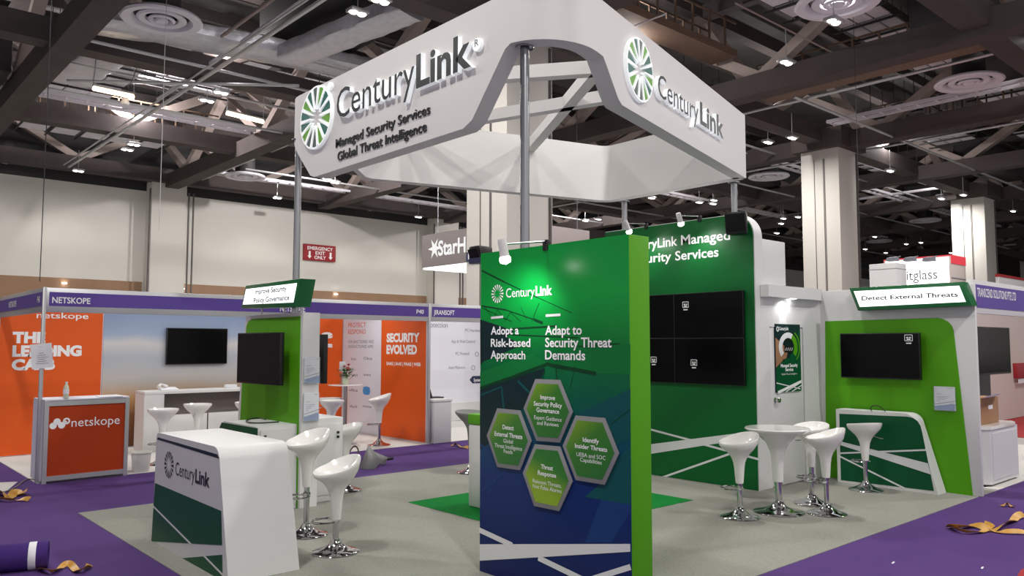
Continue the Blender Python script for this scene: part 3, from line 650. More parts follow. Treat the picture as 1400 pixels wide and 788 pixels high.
def bt(s, p0, x1, cap, bold=0.0, al='l'):
    a = B(*p0); b = B(x1, p0[1]); text(m, s, a, UB, ZV, abs(a.y-b.y), abs(B(p0[0], p0[1]-cap).z-a.z), bold, al, off=e*4)
wheel(m, B(680.5, 402), UB, ZV, abs(B(680, 389.5).z-B(680, 415).z)/2, [M['letter_white']], e*4, 0.34, 16, 0.52)
bt('Century', (692.3, 407.2), 731.3, 12.3); bt('Link', (732.6, 404.5), 755.5, 12.5, 0.035)
bt('Adopt a', (671.5, 457.6), 709.6, 10.3, 0.02); bt('Risk-based', (671.5, 474.2), 725.5, 10.5, 0.02); bt('Approach', (671.2, 490.4), 718.6, 10.5, 0.02)
bt('Adapt to', (745.8, 458), 795.8, 11.8, 0.02); bt('Security Threat', (745.8, 474.6), 836.6, 12.2, 0.02); bt('Demands', (745.6, 491.5), 800.6, 12.2, 0.02)
m.build('lettering', None, fp)
HEX = [([(733.6, 518.6), (767.2, 519.7), (784.8, 563.6), (767.2, 605.4), (735.1, 602.9), (717.5, 558.3)], [('Improve', 546.6, 20, 1), ('Security Policy', 556.2, 38.6, 1), ('Governance', 564.6, 31, 1), ('Expert Guidance', 574.9, 37.5, 0), ('and Reviews', 582.2, 29.4, 0)], 751),
       ([(681.5, 558.5), (712.6, 561.5), (728.2, 603.3), (712.6, 643), (681.5, 638.7), (667.1, 595.8)], [('Detect', 587.6, 15.2, 1), ('External Threats', 598, 38, 1), ('Global', 606, 13, 0), ('Threat Intelligence', 613.8, 37.5, 0), ('Feeds', 620.2, 12, 0)], 697),
       ([(788.7, 568.3), (828.4, 571.8), (847.9, 620.5), (828.4, 663), (788.7, 656.5), (770.9, 609.7)], [('Identify', 605.3, 22, 1), ('Insider Threats', 615, 44, 1), ('UEBA and SOC', 626.2, 39.5, 0), ('Capabilities', 633, 29.4, 0)], 810),
       ([(732.9, 607.6), (767.2, 610.8), (784.4, 658.7), (766.2, 699), (731.9, 691.9), (716.4, 646.9)], [('Threat', 642, 16.5, 1), ('Response', 651.2, 25, 1), ('Relevant Threats,', 663.4, 39, 0), ('Not False Alarms', 670.6, 39, 0)], 750)]
ramp_mat('hex_green', [(0.0, (34, 108, 44)), (0.6, (54, 124, 38)), (1.0, (132, 170, 34))], rough=0.35, dirv=(0.0, 0.45, 0.55))
ramp_mat('hex_green_low', [(0.0, (140, 176, 34)), (0.4, (50, 126, 40)), (1.0, (30, 106, 46))], rough=0.35, dirv=(0.0, -0.35, 0.8))
for k, (hp, lines, cx) in enumerate(HEX):
    P3 = [B(*q) for q in hp]; c = sum(P3, Vector())/6
    h = MB().prism([q + NB*0.004 for q in P3], NB*0.010, bev=0.002).build('hexagon_tile', M['hex_silver'], fp)
    h['label'] = ['hexagon about policy governance, top of the four', 'hexagon about external threats, at the left', 'hexagon about insider threats, at the right', 'hexagon about threat response, at the bottom'][k]
    MB().prism([c + (q-c)*0.86 + NB*0.014 for q in P3], NB*0.002).build('tile_face', M['hex_green' if k in (0, 1) else ('hex_green_low' if k == 3 else 'hex_green')], h)
    m = MB().use(M['letter_white'])
    for s, y, wpx, bo in lines:
        a = B(cx, y); ww = abs(B(cx-wpx/2, y).y-B(cx+wpx/2, y).y); hh = abs(B(cx, y-(6.0 if bo else 5.4)).z-a.z)
        text(m, s, a + NB*0.0168, UB, ZV, ww, hh, 0.02 if bo else 0.0, 'c')
    m.build('lettering', None, h)
# ------------------------------------------------------------------ clip-on spotlights with arms
def arm_spot(label, clamp, head_top, lens, watt, aim, col=(1.0, 0.98, 0.95)):
    t = thing('spotlight', label, 'spotlight', clamp)
    clamp, a, b = Vector(clamp), Vector(head_top), Vector(lens); d = (b-a).normalized()
    MB().box(clamp-Vector((0.02, 0.025, 0.05)), clamp+Vector((0.02, 0.025, 0.03)), 0.005).build('clamp', M['black_plastic'], t)
    m = MB().tube((clamp+Vector((0, 0, 0.02)), a.lerp(b, 0.3)), 0.008, 8); m.build('arm', M['steel'], t)
    m = MB().lathe(((0.001, 0), (0.028, 0.0), (0.031, 0.015), (0.032, (b-a).length*0.8), (0.035, (b-a).length), (0.03, (b-a).length+0.002)), 22, a, d); m.build('lamp_head', M['white_paint'], t)
    m = MB().lathe(((0.032, -0.004), (0.042, 0.018), (0.036, 0.042), (0.001, 0.056)), 20, b, d); m.build('lamp_lens', M['spot_lens'], t)
    lamp('SPOT', 'spot_light', b+d*0.075, watt, col, 0.04, aim, 120, 1.0)
    return t
cpt = B(746, 334.5)
arm_spot('white arm spotlight clamped on top of the tall printed panel', (4.0, cpt.y, 2.475), pt(686, 327, X=3.62), pt(690, 351, X=3.64), 13, (3.99, 4.3, 1.95))
XG = 8.6
c2, c3 = pt(883.5, 309.5, X=XG), pt(956.5, 298.5, X=XG)
arm_spot('white arm spotlight on the dark green wall, just above the tall panel edge', (XG, c2.y, 3.38), pt(854.5, 302, X=8.15), pt(859.5, 315, X=8.2), 18, (8.6, 6.6, 2.6))
arm_spot('white arm spotlight over the white lettering of the dark green wall', (XG, c3.y, 3.38), pt(927, 291.5, X=8.15), pt(930.5, 304, X=8.2), 18, (8.6, 5.8, 2.6))
# dark loudspeakers
def speaker(label, c, sx, sy, sz, rz):
    t = thing('loudspeaker', label, 'loudspeaker', c, rz)
    m = MB().hexa(((-sx*0.3, -sy/2, 0.0), (sx/2, -sy*0.35, 0), (sx/2, sy*0.35, 0), (-sx*0.3, sy/2, 0), (-sx/2, -sy/2, sz), (sx/2, -sy*0.35, sz), (sx/2, sy*0.35, sz), (-sx/2, sy/2, sz)), 0.02); m.build('cabinet', M['black_plastic'], t, local=True)
    MB().hexa(((-sx*0.3-0.012, -sy*0.44, 0.03), (-sx*0.3, -sy*0.44, 0.03), (-sx*0.3, sy*0.44, 0.03), (-sx*0.3-0.012, sy*0.44, 0.03), (-sx/2-0.012, -sy*0.44, sz-0.03), (-sx/2, -sy*0.44, sz-0.03), (-sx/2, sy*0.44, sz-0.03), (-sx/2-0.012, sy*0.44, sz-0.03))).build('grille', M['screen_soft'], t, local=True)
    MB().tube(((sx*0.4, 0, sz*0.5), (sx*0.4+0.12, 0, sz*0.5)), 0.02, 8).build('bracket', M['black_plastic'], t, local=True)
    return t
sp = pt(1008.5, 321, X=8.44); speaker('black loudspeaker at the top right corner of the dark green wall', (8.44, sp.y, sp.z), 0.2, 0.27, 0.27, 0.25)
sp = pt(658, 361, X=4.34); s2 = speaker('black loudspeaker peeping out behind the top left of the tall panel', (4.34, sp.y, sp.z), 0.18, 0.15, 0.15, 0.0)
MB().box((4.205, 4.45, 2.43), (4.25, sp.y, 2.475)).build('mounting_bar', M['navy'], s2)
# ------------------------------------------------------------------ white cabin with the dark green wall, door and canopy
GY0, GY1, GH = 5.22, 7.62, 3.37
cb = thing('booth_cabin', 'white storage cabin whose dark green front carries white lettering and a video wall', 'exhibition cabin', (9.4, 6.4, 0))
def roundtop(y0, y1, h, r, z0=0.0, seg=10):
    p = [(y0, z0), (y1, z0), (y1, h)]
    for k in range(seg+1):
        a = math.pi/2 + math.pi/2*k/seg; p.append((y0+r+r*math.cos(a), h-r+r*math.sin(a)))
    return p
MB().prism([(8.61, y, z) for y, z in roundtop(GY0, GY1, GH, 0.30, 0.006)], (0.18, 0, 0), True).build('front_slab', M['white_laminate'], cb)
MB().prism([(XG, y, z) for y, z in roundtop(GY0+0.012, GY1, GH-0.01, 0.29, 0.008)], (0.011, 0, 0), True).build('green_face', M['green_wall'], cb)
MB().box((8.79, GY0, 2.4), (9.333, GY0+0.5, 3.05), 0.006).build('upper_block', M['white_laminate'], cb)
# side wall with door opening
dx0, dx1, dz = 8.93, 9.73, 1.955
m = MB(); m.box((8.79, GY0, 0.006), (dx0-0.012, GY0+0.08, 2.47)); m.box((dx1+0.012, GY0, 0.006), (10.2, GY0+0.08, 2.47)); m.box((dx0-0.012, GY0, dz+0.012), (dx1+0.012, GY0+0.08, 2.47)); m.box((8.79, GY1-0.06, 0.006), (10.5, GY1, 2.47)); m.box((8.79, GY0+0.02, 2.44), (10.5, GY1, 2.47))
m.build('side_wall', M['white_laminate'], cb)
d = MB().box((dx0, GY0+0.012, 0.012), (dx1, GY0+0.05, dz), 0.002).build('door', M['white_laminate'], cb)
kx = pt(1060, 547.5, Y=GY0)
m = MB().lathe(((0.001, 0.075), (0.028, 0.07), (0.034, 0.055), (0.026, 0.035), (0.014, 0.03), (0.014, 0.01), (0.032, 0.008), (0.032, 0.0)), 20, (kx.x+0.01, GY0+0.012, kx.z), (0, -1, 0)); m.build('door_knob', M['chrome'], d)
m = MB().prism([(8.715, 5.10, 2.33), (9.85, 5.10, 2.33), (10.05, 5.12, 2.33), (10.2, 5.19, 2.33), (10.2, 5.30, 2.33), (8.795, 5.30, 2.33), (8.795, 5.215, 2.33), (8.715, 5.215, 2.33)], (0, 0, 0.145)); m.build('door_canopy', M['white_laminate'], cb)
dl = pt(1084, 409, Y=5.16)
MB().lathe(((0.001, 0.004), (0.03, 0.003), (0.042, 0.0)), 18, (dl.x, 5.16, 2.326), (0, 0, -1)).build('downlight', M['spot_lens'], cb)
lamp('SPOT', 'door_fill_light', (9.22, 5.15, 2.315), 5, (1, 1, 1), 0.03, (9.25, 4.9, 0.6), 165, 0.5)  # extra wide lamp added at the downlight to brighten the door wall
lamp('SPOT', 'door_downlight', (9.22, 5.155, 2.315), 4, (1, 1, 1), 0.01, (9.27, 5.205, 1.6), 44, 0.25)
def Gp(x, y): return pt(x, y, X=XG)
UG = Vector((0, -1, 0)); NG = Vector((-1, 0, 0))
m = MB().use(M['letter_white'])
def gt(s, p0, p1, cap, bold): a, b = Gp(*p0), Gp(*p1); a.z = (a.z+b.z)/2; text(m, s, a, UG, ZV, abs(a.y-b.y), abs(Gp(p0[0], p0[1]-cap).z-Gp(*p0).z), bold, off=0.002)
gt('Managed', (931.3, 335.2), (998.3, 327.6), 12.8, 0.015); gt('CenturyLink', (848.5, 344), (926.3, 336), 12.0, 0.015); gt('Services', (923.3, 356), (982.5, 351), 12.2, 0.015); gt('Security', (860.5, 361.5), (918, 356.6), 11.6, 0.015)
m.build('lettering', None, cb)
m = MB().use(M['graphic_white'])
yl = GY1-0.01
m.face([Gp(889, 607.8)+NG*0.001, Gp(889, 621)+NG*0.001, Gp(998, 604.0)+NG*0.001, Gp(1041.5, 596)+NG*0.001, Gp(1041.5, 588.5)+NG*0.001, Gp(998, 594)+NG*0.001])
a = Gp(889, 607.8); b = Gp(889, 621); m.face([Vector((XG-0.001, yl, a.z-0.02)), Vector((XG-0.001, yl, b.z-0.03)), b+NG*0.001, a+NG*0.001])
for q0, q1, wd in (((880, 585), (946, 602.5), 0.026), ((962, 608), (1041.5, 629.5), 0.026), ((906, 653), (1006, 618), 0.026), ((1006, 618), (1041.5, 605), 0.02)): label_line(m, Gp(*q0), Gp(*q1), wd, NG, 0.0016)
m.build('printed_stripes', None, cb)
# video wall: four thin-framed screens
MB().box((8.605, 5.2, 1.06), (8.607, 7.5, 2.62)).build('recess_board', M['green_panel'], cb) if False else None
vz0, vzm, vz1, vy0, vyw = 1.245, 1.828, 2.412, 5.355, 1.03
def screen_icon(m, c, U, n, s):
    c = Vector(c); U = Vector(U); 
    for (u0, v0, u1, v1) in ((-1, 1, 1, 1), (1, 1, 1, -0.6), (1, -0.6, -1, -0.6), (-1, -0.6, -1, 1)): label_line(m, c+U*u0*s+ZV*v0*s, c+U*u1*s+ZV*v1*s, s*0.14, n, 0.001)
    for (u0, u1, v) in ((-0.6, -0.05, 0.3), (0.15, 0.6, 0.3), (-0.5, 0.5, -0.2)): label_line(m, c+U*u0*s+ZV*v*s, c+U*u1*s+ZV*v*s, s*0.32, n, 0.001)
    label_line(m, c-U*s*0.7-ZV*s*1.25, c+U*s*0.7-ZV*s*1.25, s*0.28, n, 0.001)
def tv(label, o, U, w_, h_, dep=0.055, m_frame='black_plastic', m_scr='screen', icon=None, bez=0.012, group=None, name='television', extra=None, mount=True):
    """o = lower-left corner of the front as seen, U = to the viewer's right"""
    o, U = Vector(o), Vector(U).normalized(); n = U.cross(ZV); t = thing(name, label, 'screen', o+U*w_/2, 0, group)
    q = [o, o+U*w_, o+U*w_-n*dep, o-n*dep]
    MB().hexa(q+[v+ZV*h_ for v in q], 0.004).build('frame', M[m_frame], t)
    f = [o+U*bez+ZV*bez*1.4, o+U*(w_-bez)+ZV*bez*1.4, o+U*(w_-bez)+ZV*(h_-bez), o+U*bez+ZV*(h_-bez)]
    MB().prism([v+n*0.0002 for v in f], n*0.0015).build('display', M[m_scr], t)
    if mount: MB().hexa([o+U*w_*0.3-n*(dep+0.045)+ZV*h_*0.3, o+U*w_*0.7-n*(dep+0.045)+ZV*h_*0.3, o+U*w_*0.7-n*dep+ZV*h_*0.3, o+U*w_*0.3-n*dep+ZV*h_*0.3]+[o+U*w_*0.3-n*(dep+0.045)+ZV*h_*0.7, o+U*w_*0.7-n*(dep+0.045)+ZV*h_*0.7, o+U*w_*0.7-n*dep+ZV*h_*0.7, o+U*w_*0.3-n*dep+ZV*h_*0.7]).build('wall_mount', M['black_plastic'], t)
    if icon:
        m = MB().use(M['print_grey'] if len(icon) < 3 else M['letter_white']); screen_icon(m, o+U*icon[0]+ZV*icon[1]+n*0.002, U, n, 0.045); m.build('screen_icon', None, t)
    return t
for (cy, cz, lb, ic) in ((0, 1, 'upper right screen of the video wall on the dark green wall', Gp(940.5, 418)), (0, 0, 'lower right screen of the video wall on the dark green wall', Gp(952, 497)),
                         (1, 1, 'upper left screen of the video wall, half hidden by the tall panel', None), (1, 0, 'lower left screen of the video wall, half hidden by the tall panel', Gp(897, 493))):
    y1 = vy0 + vyw*(cy+1); z0 = (vz0, vzm)[cz]; h_ = (vzm-vz0, vz1-vzm)[cz]
    tv(lb, (8.55, y1, z0), (0, -1, 0), vyw-0.001, h_-0.001, 0.045, icon=((y1-ic.y)*1.0, ic.z-z0, 1) if ic else None, bez=0.006, name='video_wall_screen')
# poster on the cabin door
pa, pb = pt(1059.3, 443, Y=5.215), pt(1095.5, 534.5, Y=5.215); zt_, zb_ = pa.z, pb.z; xl, xr = pa.x, pb.x
po = thing('poster', 'dark and green poster with a white ring and padlock on the cabin door', 'poster', ((xl+xr)/2, 5.215, zb_))
MB().box((xl, 5.212, zb_), (xr, 5.231, zt_)).build('board', M['print_dark'], po)
m = MB(); W_, Hh = xr-xl, zt_-zb_
def pp(u, v, o=0.001): return Vector((xl+u*W_, 5.212-o, zb_+v*Hh))
m.use(M['cardboard']); m.face([pp(0, 0.36), pp(0, 0.8), pp(0.5, 0.62), pp(0.42, 0.5), pp(0.16, 0.42)])
m.use(M['green_panel']); m.face([pp(0, 0), pp(1, 0), pp(1, 0.95), pp(0.86, 0.83), pp(0.55, 0.5, ), pp(0.3, 0.48), pp(0, 0.34)])
m.use(M['graphic_white'])
def arc(c, r0, r1, a0, a1, o, sx=1.0, seg=16):
    for k in range(seg):
        t0, t1 = a0+(a1-a0)*k/seg, a0+(a1-a0)*(k+1)/seg; m.face([pp(c[0]+sx*r0*math.cos(t0)/W_, c[1]+r0*math.sin(t0)/Hh, o), pp(c[0]+sx*r1*math.cos(t0)/W_, c[1]+r1*math.sin(t0)/Hh, o), pp(c[0]+sx*r1*math.cos(t1)/W_, c[1]+r1*math.sin(t1)/Hh, o), pp(c[0]+sx*r0*math.cos(t1)/W_, c[1]+r0*math.sin(t1)/Hh, o)])
arc((0.5, 0.66), 0.115, 0.185, math.radians(60), math.radians(220), 0.002, 1.25); m.use(M['lime']); arc((0.5, 0.66), 0.115, 0.185, math.radians(-40), math.radians(60), 0.002, 1.25); arc((0.56, 0.66), 0.2, 0.22, math.radians(-50), math.radians(60), 0.002, 1.15)
m.use(M['letter_white']); m.use(M['black_plastic']); m.face([pp(0.34, 0.58, .003), pp(0.68, 0.58, .003), pp(0.68, 0.68, .003), pp(0.34, 0.68, .003)]); arc((0.51, 0.69), 0.055, 0.085, 0, math.pi, 0.003, 1.2)
m.use(M['graphic_white'])
for k in range(4): label_line(m, pp(0.38+k*0.08, 0.605, .0035), pp(0.42+k*0.08, 0.65, .0035), 0.012, (0, -1, 0), 0.0)
wheel(m, pp(0.09, 0.925, .002), (1, 0, 0), ZV, 0.034, [M['letter_white']], 0.001, 0.3, 12, 0.8)
text(m, 'CenturyLink', pp(0.16, 0.91, .002), (1, 0, 0), ZV, W_*0.36, 0.04, 0.015)
text(m, 'Managed Security', pp(0.52, 0.365, .002), (1, 0, 0), ZV, W_*0.68, 0.04, 0.03, 'c'); text(m, 'Service', pp(0.52, 0.305, .002), (1, 0, 0), ZV, W_*0.32, 0.04, 0.03, 'c')
text(m, 'Global Threat Intelligence', pp(0.52, 0.25, .002), (1, 0, 0), ZV, W_*0.62, 0.022, 0.0, 'c')
for q in ((pp(0, 0.14), pp(0.95, 0.03)), (pp(0.35, 0.0), pp(1, 0.13)), (pp(0.1, 0.0), pp(1, 0.15)), (pp(0.6, 0.0), pp(1, 0.08))): label_line(m, q[0], q[1], 0.012, (0, -1, 0), 0.001)
label_line(m, pp(0.05, 0.0), pp(0.99, 0.14), 0.035, (0, -1, 0), 0.0015)
m.build('printed_artwork', None, po)
# ------------------------------------------------------------------ right-hand wall of the booth
rw = thing('booth_wall', 'white end wall at right with a lime green panel and a lit sign', 'exhibition wall', (10.28, 4.27, 0))
MB().box((10.2, 3.325, 0.005), (10.255, 5.22, 2.462), 0.006).build('wall_slab', M['white_laminate'], rw)
def Rp(x, y): return pt(x, y, X=10.19)
MB().prism([Rp(*q) for q in ((1128, 439.5), (1129.5, 655), (1330, 679), (1303.5, 452), (1301, 445.5), (1296, 440), (1289, 436.5), (1281, 435))], (0.012, 0, 0)).build('green_board', M['lime'], rw)
tb = pt(1149.8, 517.8, X=10.06); te = pt(1259, 519, X=10.06); tt = pt(1148, 457.3, X=10.06)
tv('black wall screen on the lime board of the right end wall', (10.06, tb.y, (tb.z+te.z)/2), (0, -1, 0), tb.y-te.y, tt.z-tb.z, 0.05, icon=(0.86, 0.50, 1))
def signbox(label, X, px_out, X2, lines, tint):
    t = None; P3 = [pt(*q, X=X) for q in px_out]; c = sum(P3, Vector())/len(P3)
    t = thing('lit_sign', label, 'sign', c)
    m = MB().prism(P3, (X2-X, 0, 0), bev=0.012); m.build('sign_case', M['green_box'], t)
    hgt = max(q.z for q in P3)-min(q.z for q in P3)
    ins = []
    for i in range(4):
        q = P3[i]; a = (P3[i-1]-q).normalized(); b = (P3[(i+1) % 4]-q).normalized(); s = a.cross(b).length; ins.append(q + (a+b)*0.046/max(0.3, s) + Vector((-0.001, 0, 0)))
    MB().prism([q for q in ins], (-0.004, 0, 0)).build('light_panel', M['lightbox'], t)
    m = MB().use(M['letter_dark'])
    for s, p0, x1, cap in lines:
        a, b = pt(*p0, X=X-0.008), pt(x1, p0[1], X=X-0.008); text(m, s, a, (0, -1, 0), ZV, abs(a.y-b.y), abs(pt(p0[0], p0[1]-cap, X=X-0.008).z-a.z), 0.022)
    m.build('lettering', None, t); return t
signbox('long white lit sign in a green slanted case on the right end wall', 10.0, [(1160.5, 394), (1172.5, 425), (1329, 418), (1315.5, 385.3)], 10.2, [('Detect External Threats', (1178, 411.0), 1310, 5.6)], 0)
# brochure holder on the right wall
def brochure(label, o, U, w_, h_, z0):
    o = Vector(o); U = Vector(U).normalized(); n = U.cross(ZV); t = thing('brochure_holder', label, 'brochure holder', (o.x, o.y, z0))
    def bx(u0, v0, u1, v1, n0, n1): 
        q = [o+U*u0+n*n0, o+U*u1+n*n0, o+U*u1+n*n1, o+U*u0+n*n1]; return [Vector((k.x, k.y, z0+v0)) for k in q]+[Vector((k.x, k.y, z0+v1)) for k in q]
    MB().hexa(bx(0, 0, w_, h_, 0.028, 0.034)).build('front_pocket', M['clear_plastic'], t); MB().hexa(bx(0, 0, w_, h_*0.92, 0.001, 0.006)).build('back_plate', M['clear_plastic'], t)
    MB().hexa(bx(0, 0, w_, 0.006, 0.001, 0.034)).build('pocket_floor', M['clear_plastic'], t)
    lf = MB().hexa(bx(0.006, 0.008, w_-0.006, h_*0.985, 0.012, 0.026)).build('leaflet', M['paper'], t)
    m = MB().use(M['print_grey']); P = lambda u, v: o+U*(u*w_)+n*0.0265+ZV*v*h_+Vector((0, 0, z0-o.z))
    for (u0, u1, v) in ((0.66, 0.92, 0.93), (0.14, 0.42, 0.68), (0.14, 0.7, 0.58), (0.14, 0.66, 0.52), (0.14, 0.5, 0.46), (0.14, 0.3, 0.40)): label_line(m, P(u0, v), P(u1, v), h_*0.014, n, 0.0005)
    label_line(m, P(0.05, 0.26), P(0.95, 0.40), h_*0.022, n, 0.0005); label_line(m, P(0.2, 0.05), P(0.9, 0.34), h_*0.012, n, 0.0005)
    m.use(M['print_blue']); m.face([P(0.03, 0.03), P(0.97, 0.03), P(0.97, 0.30), P(0.03, 0.18)]); m.build('leaflet_print', None, lf)
    return t
q0, q1, q2 = Rp(1278.5, 561), Rp(1308, 562), Rp(1279, 528)
brochure('clear brochure holder with a pale leaflet on the lime board at right', (10.188, q0.y, q0.z), (0, -1, 0), q0.y-q1.y, q2.z-q0.z, q0.z)
# ------------------------------------------------------------------ low counters with printed fronts
def counter(label, X, depth, prof, thick, pieces, stripes, faceX, f, extra=None, groove=None, name='counter'):
    """prof: outline in (y, z) of the end face looking +X; body = shell of that outline pushed by depth; pieces = green print areas"""
    t = thing(name, label, 'counter', (X+depth/2, sum(p[0] for p in prof)/len(prof), 0))
    MB().prism([(X, y, z) for y, z in prof], (depth, 0, 0), True).build('body', M['white_laminate'], t)
    m = MB()
    for col, poly_ in pieces: m.use(M[col]); m.prism([f(*q)+Vector((-0.0005, 0, 0)) for q in poly_], (-0.0008, 0, 0))
    for a, b, wd in stripes: m.use(M['graphic_white']); label_line(m, f(*a), f(*b), wd, (-1, 0, 0), 0.0022)
    m.build('printed_front', None, t)
    return t
def arcpts(cy, cz, r, a0, a1, seg=8): return [(cy+r*math.cos(math.radians(a0+(a1-a0)*k/seg)), cz+r*math.sin(math.radians(a0+(a1-a0)*k/seg))) for k in range(seg+1)]
# right counter: outline seen from -X; low y = right
XC = 9.93
def Cp(x, y): return pt(x, y, X=XC)
cY0, cY1 = Cp(1283, 677).y, Cp(1145.5, 662).y
zt2 = 0.925; ytr = Cp(1252, 600).y
prof = [(cY1, 0.006), (cY1, zt2)] + arcpts(ytr+0.13, zt2-0.14, 0.14, 90, 170) + [(cY0, 0.006)]
rc = counter('low white counter with dark green printed front before the right end wall', XC, 0.24, prof, 0.03,
    [('green_panel', ((1149.8, 656.8), (1277, 671.8), (1261, 592), (1258.5, 582.5), (1254.5, 576), (1248.5, 571.8), (1241, 570), (1147.5, 566)))], 
    [((1148.3, 620), (1266.3, 615.6), 0.02), ((1148.6, 624.5), (1238, 668.6), 0.02)], XC, Cp)
m = MB().use(M['graphic_white']); m.prism([Cp(*q)+Vector((-0.0015, 0, 0)) for q in ((1148.2, 603.6), (1148.4, 608.6), (1272.5, 649), (1268.5, 633.8))], (-0.0008, 0, 0)); m.build('printed_band', None, rc)
# front left counter
XL = 2.41
def Fp(x, y): return pt(x, y, X=XL)
fY1 = 7.465; zt3 = 0.965
prof = [(fY1+0.02, 0.006), (fY1, zt3-0.06)] + arcpts(fY1-0.06, zt3-0.06, 0.06, 0, 90, 5) + arcpts(6.04+0.10, zt3-0.12, 0.12, 90, 172) + [(5.80, 0.006)]
lc = counter('white reception counter with dark green printed front and emblem, at front left', XL, 0.56, prof, 0.03,
    [('green_panel', ((212, 660.6), (302.7, 699), (303.8, 746), (207, 740.5))), ('green_panel', ((247, 763.8), (304, 758.8), (304.6, 800), (304.8, 812))), ('print_dark', ((214.8, 601.0), (216.2, 598.2), (297, 621.5), (300.2, 627.5)))],
    [((209.8, 692.5), (263, 746), 0.018), ((277, 758), (330, 812), 0.018)], XL, Fp)
m = MB().use(M['letter_dark']); c = Fp(231.2, 635.7); wheel(m, c, (0, -1, 0), ZV, abs(Fp(231, 617).z-Fp(231, 654.5).z)/2, [M['letter_dark']], 0.002, 0.36, 16, 0.6)
a, b = Fp(240, 649.5), Fp(266, 661); text(m, 'Century', a, (0, -1, 0), ZV, a.y-b.y, Fp(240, 631.5).z-a.z, 0.0, off=0.002)
a, b = Fp(267, 659.5), Fp(286.6, 667); text(m, 'Link', a, (0, -1, 0), ZV, a.y-b.y, Fp(267, 642).z-a.z, 0.035, off=0.002); m.build('lettering', None, lc)
# ------------------------------------------------------------------ lime tower at left with its sign, screens and desks
tw = thing('booth_tower', 'white slab tower at left with a lime green front', 'exhibition wall', (4.14, 8.7, 0))
MB().prism([(4.04, 7.915, 0.006), (4.04, 7.915, 2.092), (4.04, 9.40, 2.092), (4.04, 9.56, 0.9), (4.04, 9.60, 0.006)], (0.2, 0, 0)).build('tower_slab', M['white_laminate'], tw)
def Tp(x, y): return pt(x, y, X=4.03)
MB().prism([Tp(*q) for q in ((410, 432.6), (408.5, 520), (405.5, 700), (322, 700), (331, 520), (336.8, 446), (339.5, 439.5), (345, 436.2))], (0.012, 0, 0)).build('green_board', M['lime'], tw)
m = MB()
for y in (8.0, 8.4, 9.0): m.tube(((4.06, y, 2.09), (4.06, y, 2.19)), 0.012, 8)
m.build('sign_post', M['aluminium'], tw)
signbox('white lit sign in a green slanted case on top of the lime tower at left', 3.95, [(335.6, 390.6), (329, 422), (403, 419.5), (410.2, 381)], 4.14, [('Improve Security', (348.5, 402.5), 391.5, 6.5), ('Policy Governance', (346.8, 414.5), 395.5, 6.5)], 0)
# pivoting screen on an arm
a, b, c, d = Vector((3.80, 9.06, 0)), Vector((3.885, 8.126, 0)), pt(324.5, 525, X=3.80).z, pt(327, 455, X=3.80).z
t1 = tv('black swivel screen on the lime tower at left', (a.x, a.y, 1.302), b-a, (b-a).length, 0.575, 0.05, bez=0.014, m_scr='screen_soft', mount=False)
MB().box((3.90, 8.45, 1.45), (4.03, 8.62, 1.75), 0.01).build('swivel_arm', M['black_plastic'], t1)
MB().box((3.86, 8.38, 1.40), (3.90, 8.7, 1.82), 0.01).build('arm_plate', M['black_plastic'], t1)
t2 = tv('black screen seen edge-on at the back of the lime tower', (4.5, 8.2, 1.30), (0, 1, 0), 0.9, 0.56, 0.05, mount=False)
MB().box((4.24, 8.5, 1.45), (4.45, 8.62, 1.70)).build('swivel_arm', M['black_plastic'], t2)
for lb, y0, y1 in (('upper clear brochure holder on the end of the lime tower', 525.5, 488.5), ('lower clear brochure holder on the end of the lime tower', 577.5, 537.5)):
    a, b, c = pt(410.5, y0, Y=7.9), pt(436, y0, Y=7.9), pt(411, y1, Y=7.9)
    brochure(lb, (4.05, 7.913, a.z), (1, 0, 0), 0.185, (c.z-a.z), a.z)
# desk in front of the tower: printed front, small door
dk = thing('desk_counter', 'low white desk with a small keyed door in front of the lime tower', 'counter', (3.8, 8.4, 0))
MB().prism([(3.575, y, z) for y, z in [(8.86, 0.006), (8.86, 0.86)] + arcpts(8.83, 0.86, 0.03, 0, 90, 4) + [(7.99, 0.89), (7.97, 0.006)]], (0.452, 0, 0)).build('body', M['white_laminate'], dk)
m = MB().use(M['green_panel']); D_ = lambda x, y: pt(x, y, X=3.575); m.prism([D_(*q) for q in ((303.5, 577.8), (300.5, 584), (299, 640), (350, 660), (352.6, 586))], (-0.002, 0, 0)); m.build('printed_front', None, dk)
dd = MB().prism([(3.615, 7.985, 0.05), (3.995, 7.985, 0.05), (3.995, 7.987, 0.85), (3.615, 7.987, 0.85)], (0, -0.016, 0)).build('door', M['white_laminate'], dk)
MB().lathe(((0.001, 0.02), (0.012, 0.018), (0.012, 0)), 12, (3.66, 7.969, 0.79), (0, -1, 0)).build('key_lock', M['black_plastic'], dd)
cb2 = thing('cabinet', 'white cabinet with two black locks behind the lime tower at left', 'cabinet', (4.44, 8.5, 0))
MB().box((4.245, 8.08, 0.006), (4.64, 9.0, 0.925), 0.006).build('body', M['white_laminate'], cb2)
dd = MB().box((4.265, 8.064, 0.08), (4.60, 8.079, 0.86), 0.003).build('door', M['white_laminate'], cb2)
for z in (0.76, 0.71): MB().lathe(((0.001, 0.022), (0.014, 0.02), (0.014, 0)), 12, (4.565, 8.064, z), (0, -1, 0)).build('lock', M['black_plastic'], dd)
